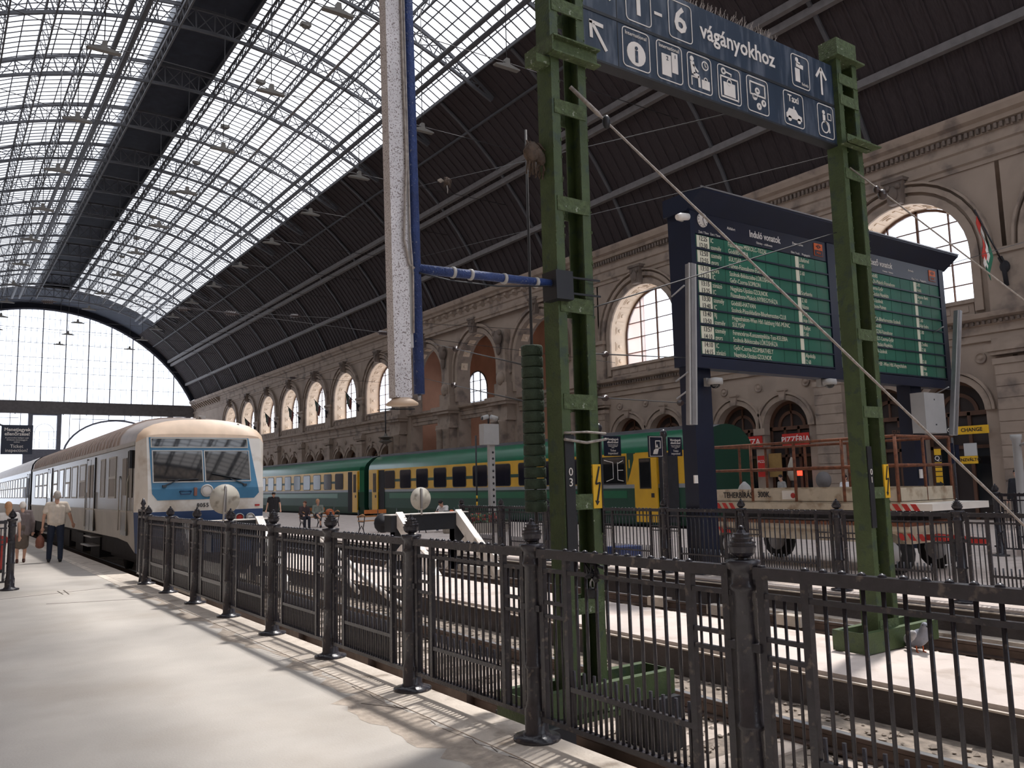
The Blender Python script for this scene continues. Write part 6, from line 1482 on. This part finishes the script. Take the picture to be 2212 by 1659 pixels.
# ================================================================== PEOPLE
def person(label, loc, rz, J, h=1.72, hair=hair_dark, top=None, bot=None, shoes=None, sleeve=.5, legcover=1.0, hairlong=False, skirt=None, vox=.014, extra=None, bald=False, coat=0.0):
    """J: joints (x right, y forward, z up) for a 1.72 m figure"""
    t = thing('person', label, 'person', loc, rz); s = h / 1.72; V = lambda k: Vector(J[k])
    def rem(mb, name, m, v=vox, sm=4):
        o = mb.build(name, m, t); o.scale = (s, s, s)
        md = o.modifiers.new('r', 'REMESH'); md.mode = 'VOXEL'; md.voxel_size = v; md.use_smooth_shade = True
        m2 = o.modifiers.new('s', 'SMOOTH'); m2.iterations = sm; m2.factor = .5
        return o
    hd, nk, ch, pv = V('head'), V('neck'), V('chest'), V('pelvis'); look = V('look').normalized()
    upv = (hd - nk).normalized(); side = look.cross(upv).normalized()
    b = MB()
    b.ell(hd + upv * .025, .075, .09, .105, 14, 10, Matrix((side, look, upv)).transposed()); b.ell(hd + look * .035 - upv * .045, .055, .06, .065, 10, 8)
    b.cap(nk - upv * .05, hd - upv * .04, .055, .052); b.cap(hd + look * .085 - upv * .005, hd + look * .105 - upv * .03, .012, .017, 6)
    for q in (-1, 1): b.ell(hd + side * .078 * q - look * .01, .014, .024, .034, 8, 6)
    b.ell(hd + look * .088 - upv * .062, .022, .01, .008, 8, 5)
    for q in (-.07, .07): sd = (V('shR') - V('shL')).normalized(); b.cap(pv + sd * q, ch + sd * q * 1.25, .09, .095)
    for q in 'LR':
        sh, el, wr_ = V('sh' + q), V('el' + q), V('wr' + q); b.cap(ch + (sh - ch) * .5, sh, .08, .055); b.cap(sh, el, .05, .04); b.cap(el, wr_, .04, .027)
        d = (wr_ - el).normalized(); hnd = V('hd' + q) if 'hd' + q in J else d; c = wr_ + hnd * .055
        u = hnd.cross(Vector((0, 1, 0))); u = (u if u.length > .2 else hnd.cross(Vector((1, 0, 0)))).normalized()
        b.cap(wr_, c, .025, .03); b.cap(c - u * .015, c + hnd * .03 - u * .02, .022, .02); b.cap(c + u * .015, c + hnd * .03 + u * .02, .022, .02)
        for k, (o_, l_) in enumerate(((-.028, .065), (-.01, .078), (.01, .074), (.028, .058))):
            p0 = c + hnd * .03 + u * o_; p1 = p0 + hnd * l_ * .55; cu = hnd.cross(u) * (.02 if q == 'L' else -.02); b.cap(p0, p1, .009, .0085, 6); b.cap(p1, p1 + hnd * l_ * .4 + cu, .0085, .007, 6)
        b.cap(wr_ + hnd * .03 + u * .03, wr_ + hnd * .075 + u * .055, .011, .009, 6)
        hp, kn, an = V('hp' + q), V('kn' + q), V('an' + q); b.cap(hp, kn, .078, .052); b.cap(kn, an, .05, .034); b.cap(kn * .6 + an * .4, kn * .45 + an * .55, .05, .045)
    rem(b, 'body', skin)
    if top:
        c = MB(); sd = (V('shR') - V('shL')).normalized(); lo = pv + (pv - ch).normalized() * coat
        for q in (-.075, 0, .075): c.cap(lo + sd * q * (1 + coat), ch + sd * q * 1.35 + (nk - ch) * .15, .134 + coat * .05, .115)
        for q in 'LR':
            sh, el, wr_ = V('sh' + q), V('el' + q), V('wr' + q); c.cap(ch + (sh - ch) * .45 + (nk - ch) * .3, sh, .085, .07)
            if sleeve <= 1: c.cap(sh, sh.lerp(el, sleeve), .068, .07)
            else: c.cap(sh, el, .066, .056); c.cap(el, el.lerp(wr_, sleeve - 1), .056, .044)
        rem(c, 'shirt' if not coat else 'jacket', top)
    if bot:
        c = MB(); sd = (V('hpR') - V('hpL')).normalized()
        if skirt:
            mid_ = (V('knL') + V('knR')) * .5; c.cap(pv + Vector((0, 0, .08)), pv, .125, .16); c.cap(pv - sd * .05, mid_ - sd * .06, .14, .13); c.cap(pv + sd * .05, mid_ + sd * .06, .14, .13)
        else:
            c.cap(pv - sd * .06 + Vector((0, 0, .02)), pv + sd * .06 + Vector((0, 0, .02)), .112, .112)
            for q in 'LR':
                hp, kn, an = V('hp' + q), V('kn' + q), V('an' + q); c.cap(hp, kn, .1, .075)
                if legcover > .5: c.cap(kn, kn.lerp(an, min(1, legcover)), .072, .058)
        rem(c, 'skirt' if skirt else 'trousers', bot)
    for q in 'LR':
        an = V('an' + q); td = V('toe' + q).normalized() if 'toe' + q in J else Vector((0, 1, 0))
        c = MB().cap(an + Vector((0, 0, -.045)) - td * .05, an + Vector((0, 0, -.05)) + td * .12, .042, .036); c.cap(an, an + Vector((0, 0, -.04)), .04, .042)
        o = c.build('shoe', shoes or black_p, t); o.scale = (s, s, s)
    hm_ = MB()
    M3 = Matrix((side, look, upv)).transposed()
    if not bald: hm_.ell(hd + upv * .045 - look * .012, .084, .097, .098, 14, 10, M3)
    hm_.ell(hd - look * .035 + upv * .0, .08, .072, .09, 12, 8, M3)
    if hairlong: hm_.ell(hd - look * .055 - upv * .1, .075, .05, .14, 10, 8, M3)
    rem(hm_, 'hair', hair, .012, 3)
    for q in (-1, 1): 
        o = MB().ell(hd + look * .086 + upv * .012 + side * .03 * q, .011, .008, .009, 8, 5).build('eye', eye_m, t); o.scale = (s, s, s)
    return t
STAND = dict(head=(0, .03, 1.6), neck=(0, 0, 1.47), chest=(0, 0, 1.28), pelvis=(0, 0, .98), look=(0, 1, -.1), shL=(-.185, 0, 1.40), shR=(.185, 0, 1.40), elL=(-.25, -.02, 1.12), elR=(.25, -.02, 1.12), wrL=(-.27, .05, .87), wrR=(.27, .05, .87), hpL=(-.09, 0, .92), hpR=(.09, 0, .92), knL=(-.1, .02, .50), knR=(.1, .02, .5), anL=(-.1, -.02, .09), anR=(.1, -.02, .09))
def pose(**k): d = dict(STAND); d.update(k); return d
mp_ = H(118, 1214, 2, 0)
man = person('man in pale short sleeved shirt and dark jeans carrying a brown bag', (mp_.x, mp_.y, 0), -.08, pose(elL=(-.27, -.03, 1.12), wrL=(-.29, -.02, .86), elR=(.29, .02, 1.14), wrR=(.36, .14, .94), hdR=(.25, .35, -.9), anL=(-.13, .04, .09), anR=(.11, -.1, .09), knL=(-.12, .08, .5), knR=(.11, 0, .5)), 1.74, hair_grey, cloth('shirt_cream', S(226, 212, 196)), cloth('jeans_dark', S(40, 48, 66)), black_p, sleeve=.62, vox=.011)
bgp = thing('handbag', 'brown leather holdall held in the walking man\'s left hand', 'bag', (mp_.x - .34, mp_.y - .02, .36))
bag = MB()
for k, (w, z) in enumerate(((.12, 0), (.135, .06), (.13, .2), (.09, .3), (.04, .36))): pass
bag.ell((0, 0, .15), .1, .18, .16, 14, 10); bag.ell((0, 0, .07), .1, .17, .08, 14, 8); bag.prism([(-.1, .2), (.1, .2), (.09, .32), (-.09, .32)], -.03, .03, 'x'); bag.build('body', mat('bag_leather', S(128, 78, 62), .6, var=.2, scale=8, bump=.3, bscale=14), bgp)
MB().tube([(0, -.08, .31), (0, -.05, .42), (0, .05, .42), (0, .08, .31)], .012, 6).build('handle', mat('bag_strap', S(98, 58, 48), .6), bgp)
ldp = H(44, 1216, 2, 0)
person('white haired woman in grey jacket and brown skirt walking away', (ldp.x, ldp.y, 0), -.05, pose(head=(0, .05, 1.58), elR=(.27, -.05, 1.12), elL=(-.26, .0, 1.12), anL=(-.09, -.06, .09), anR=(.08, .1, .09)), 1.52, hair_white, cloth('jacket_grey', S(124, 112, 110)), cloth('skirt_brown', S(104, 92, 82)), mat('shoe_brown', S(78, 44, 36), .6), sleeve=2.0, skirt=True, coat=.14, vox=.011)
kp = H(3, 1225, 2, 0)
person('fair haired person in white top behind the short railing', (kp.x - .02, 21.5, 0), .1, pose(), 1.52, hair_fair, cloth('top_white', S(222, 214, 208)), cloth('trousers_red', S(168, 60, 54)), black_p, sleeve=.5, hairlong=True)
wp_ = (11.6, 33.9, 0)
person('dark haired woman in black top walking past the bench', wp_, PI - .35, pose(head=(0, .09, 1.56), look=(0, .9, -.5), elL=(-.27, .0, 1.13), wrL=(-.3, .12, .9), elR=(.26, -.04, 1.12), wrR=(.3, .08, .9), anL=(-.09, .2, .1), anR=(.09, -.2, .12), knL=(-.1, .14, .5), knR=(.1, .02, .48)), 1.6, hair_dark, cloth('top_black', S(38, 36, 40)), cloth('trousers_black', S(34, 34, 40)), black_p, sleeve=.5, coat=.05)
SIT = dict(head=(0, .06, 1.13), neck=(0, .0, 1.0), chest=(0, -.02, .82), pelvis=(0, 0, .52), look=(0, 1, -.2), shL=(-.18, -.01, .94), shR=(.18, -.01, .94), elL=(-.22, .08, .7), elR=(.22, .08, .7), wrL=(-.14, .28, .62), wrR=(.14, .28, .62), hpL=(-.09, .02, .5), hpR=(.09, .02, .5), knL=(-.1, .44, .5), knR=(.1, .44, .5), anL=(-.1, .46, .1), anR=(.1, .46, .1))
def sit(**k): d = dict(SIT); d.update(k); return d
person('long haired person in dark jacket sitting at the bench end', (13.05, 34.25, -.02), PI - .1, sit(look=(.5, .8, -.1)), 1.6, mat('hair_brown', S(92, 58, 44), .7), cloth('jacket_dark', S(62, 50, 52)), cloth('trousers_navy', S(40, 40, 52)), black_p, sleeve=2.0, hairlong=True)
person('grey haired person in pale jacket leaning back on the bench', (13.65, 34.25, -.02), PI - .35, sit(head=(0, -.04, 1.14), neck=(0, -.06, 1.0), chest=(0, -.08, .82), look=(-.5, .8, -.1), knR=(.06, .5, .62), anR=(-.1, .85, .42), wrL=(-.1, .3, .66)), 1.66, hair_fair, cloth('jacket_sage', S(128, 134, 124)), cloth('shorts_grey', S(70, 72, 84)), black_p, sleeve=1.9, legcover=.4)
bpk = MB().ell((0, 0, .16), .2, .14, .16).ell((.12, -.05, .1), .1, .08, .09); o = bpk.build('orange_bag', mat('bag_orange', S(190, 106, 66), .7, var=.2), None, (14.2, 34.3, .46)); tag(o, 'orange bag lying on the bench beside the seated pair', 'bag')
person('man in white t-shirt sitting cross legged looking at his phone', (15.25, 26.35, -.03), PI / 2 + .35, sit(head=(0, .12, 1.08), neck=(0, .03, .98), chest=(0, -.04, .8), look=(0, .75, -.65), knR=(.12, .45, .58), anR=(-.12, .42, .56), knL=(-.1, .44, .5), wrL=(-.08, .3, .74), wrR=(.09, .3, .74), elL=(-.23, .1, .68), elR=(.23, .1, .68)), 1.66, hair_dark, cloth('tee_white', S(232, 230, 228)), cloth('jeans_blue', S(58, 72, 104)), mat('shoe_white', S(214, 206, 198), .6), sleeve=.55, legcover=.9)
ph = MB().box(-.035, .035, -.006, .006, -.07, .07).build('phone', black_p, None, (14.94, 26.22, .76)); tag(ph, 'dark phone held by the man in the white t-shirt', 'phone'); ph.rotation_euler = (.5, 0, PI/2)
q = H(1687, 1022, 0, 28.4); person('man in grey top standing at the pizza shop door', (28.4, q.y, 0), 1.2, pose(), 1.74, hair_dark, cloth('top_grey', S(150, 148, 146)), cloth('trousers_dk', S(44, 44, 50)), black_p, sleeve=.6)
q = H(1826, 1032, 0, 26.5); person('man in white shirt walking before the stone pilaster', (26.5, q.y, 0), 1.4, pose(), 1.68, hair_dark, cloth('shirt_white', S(226, 226, 230)), cloth('trousers_dk2', S(44, 44, 54)), black_p, sleeve=.6)
q = H(2196, 1021, 0, 26.0); person('man in dark suit walking past the stone pilaster', (26.0, q.y, 0), PI / 2, pose(), 1.70, hair_dark, cloth('suit_dark', S(30, 32, 40)), cloth('suit_trousers', S(30, 32, 40)), black_p, sleeve=2.0, coat=.1)
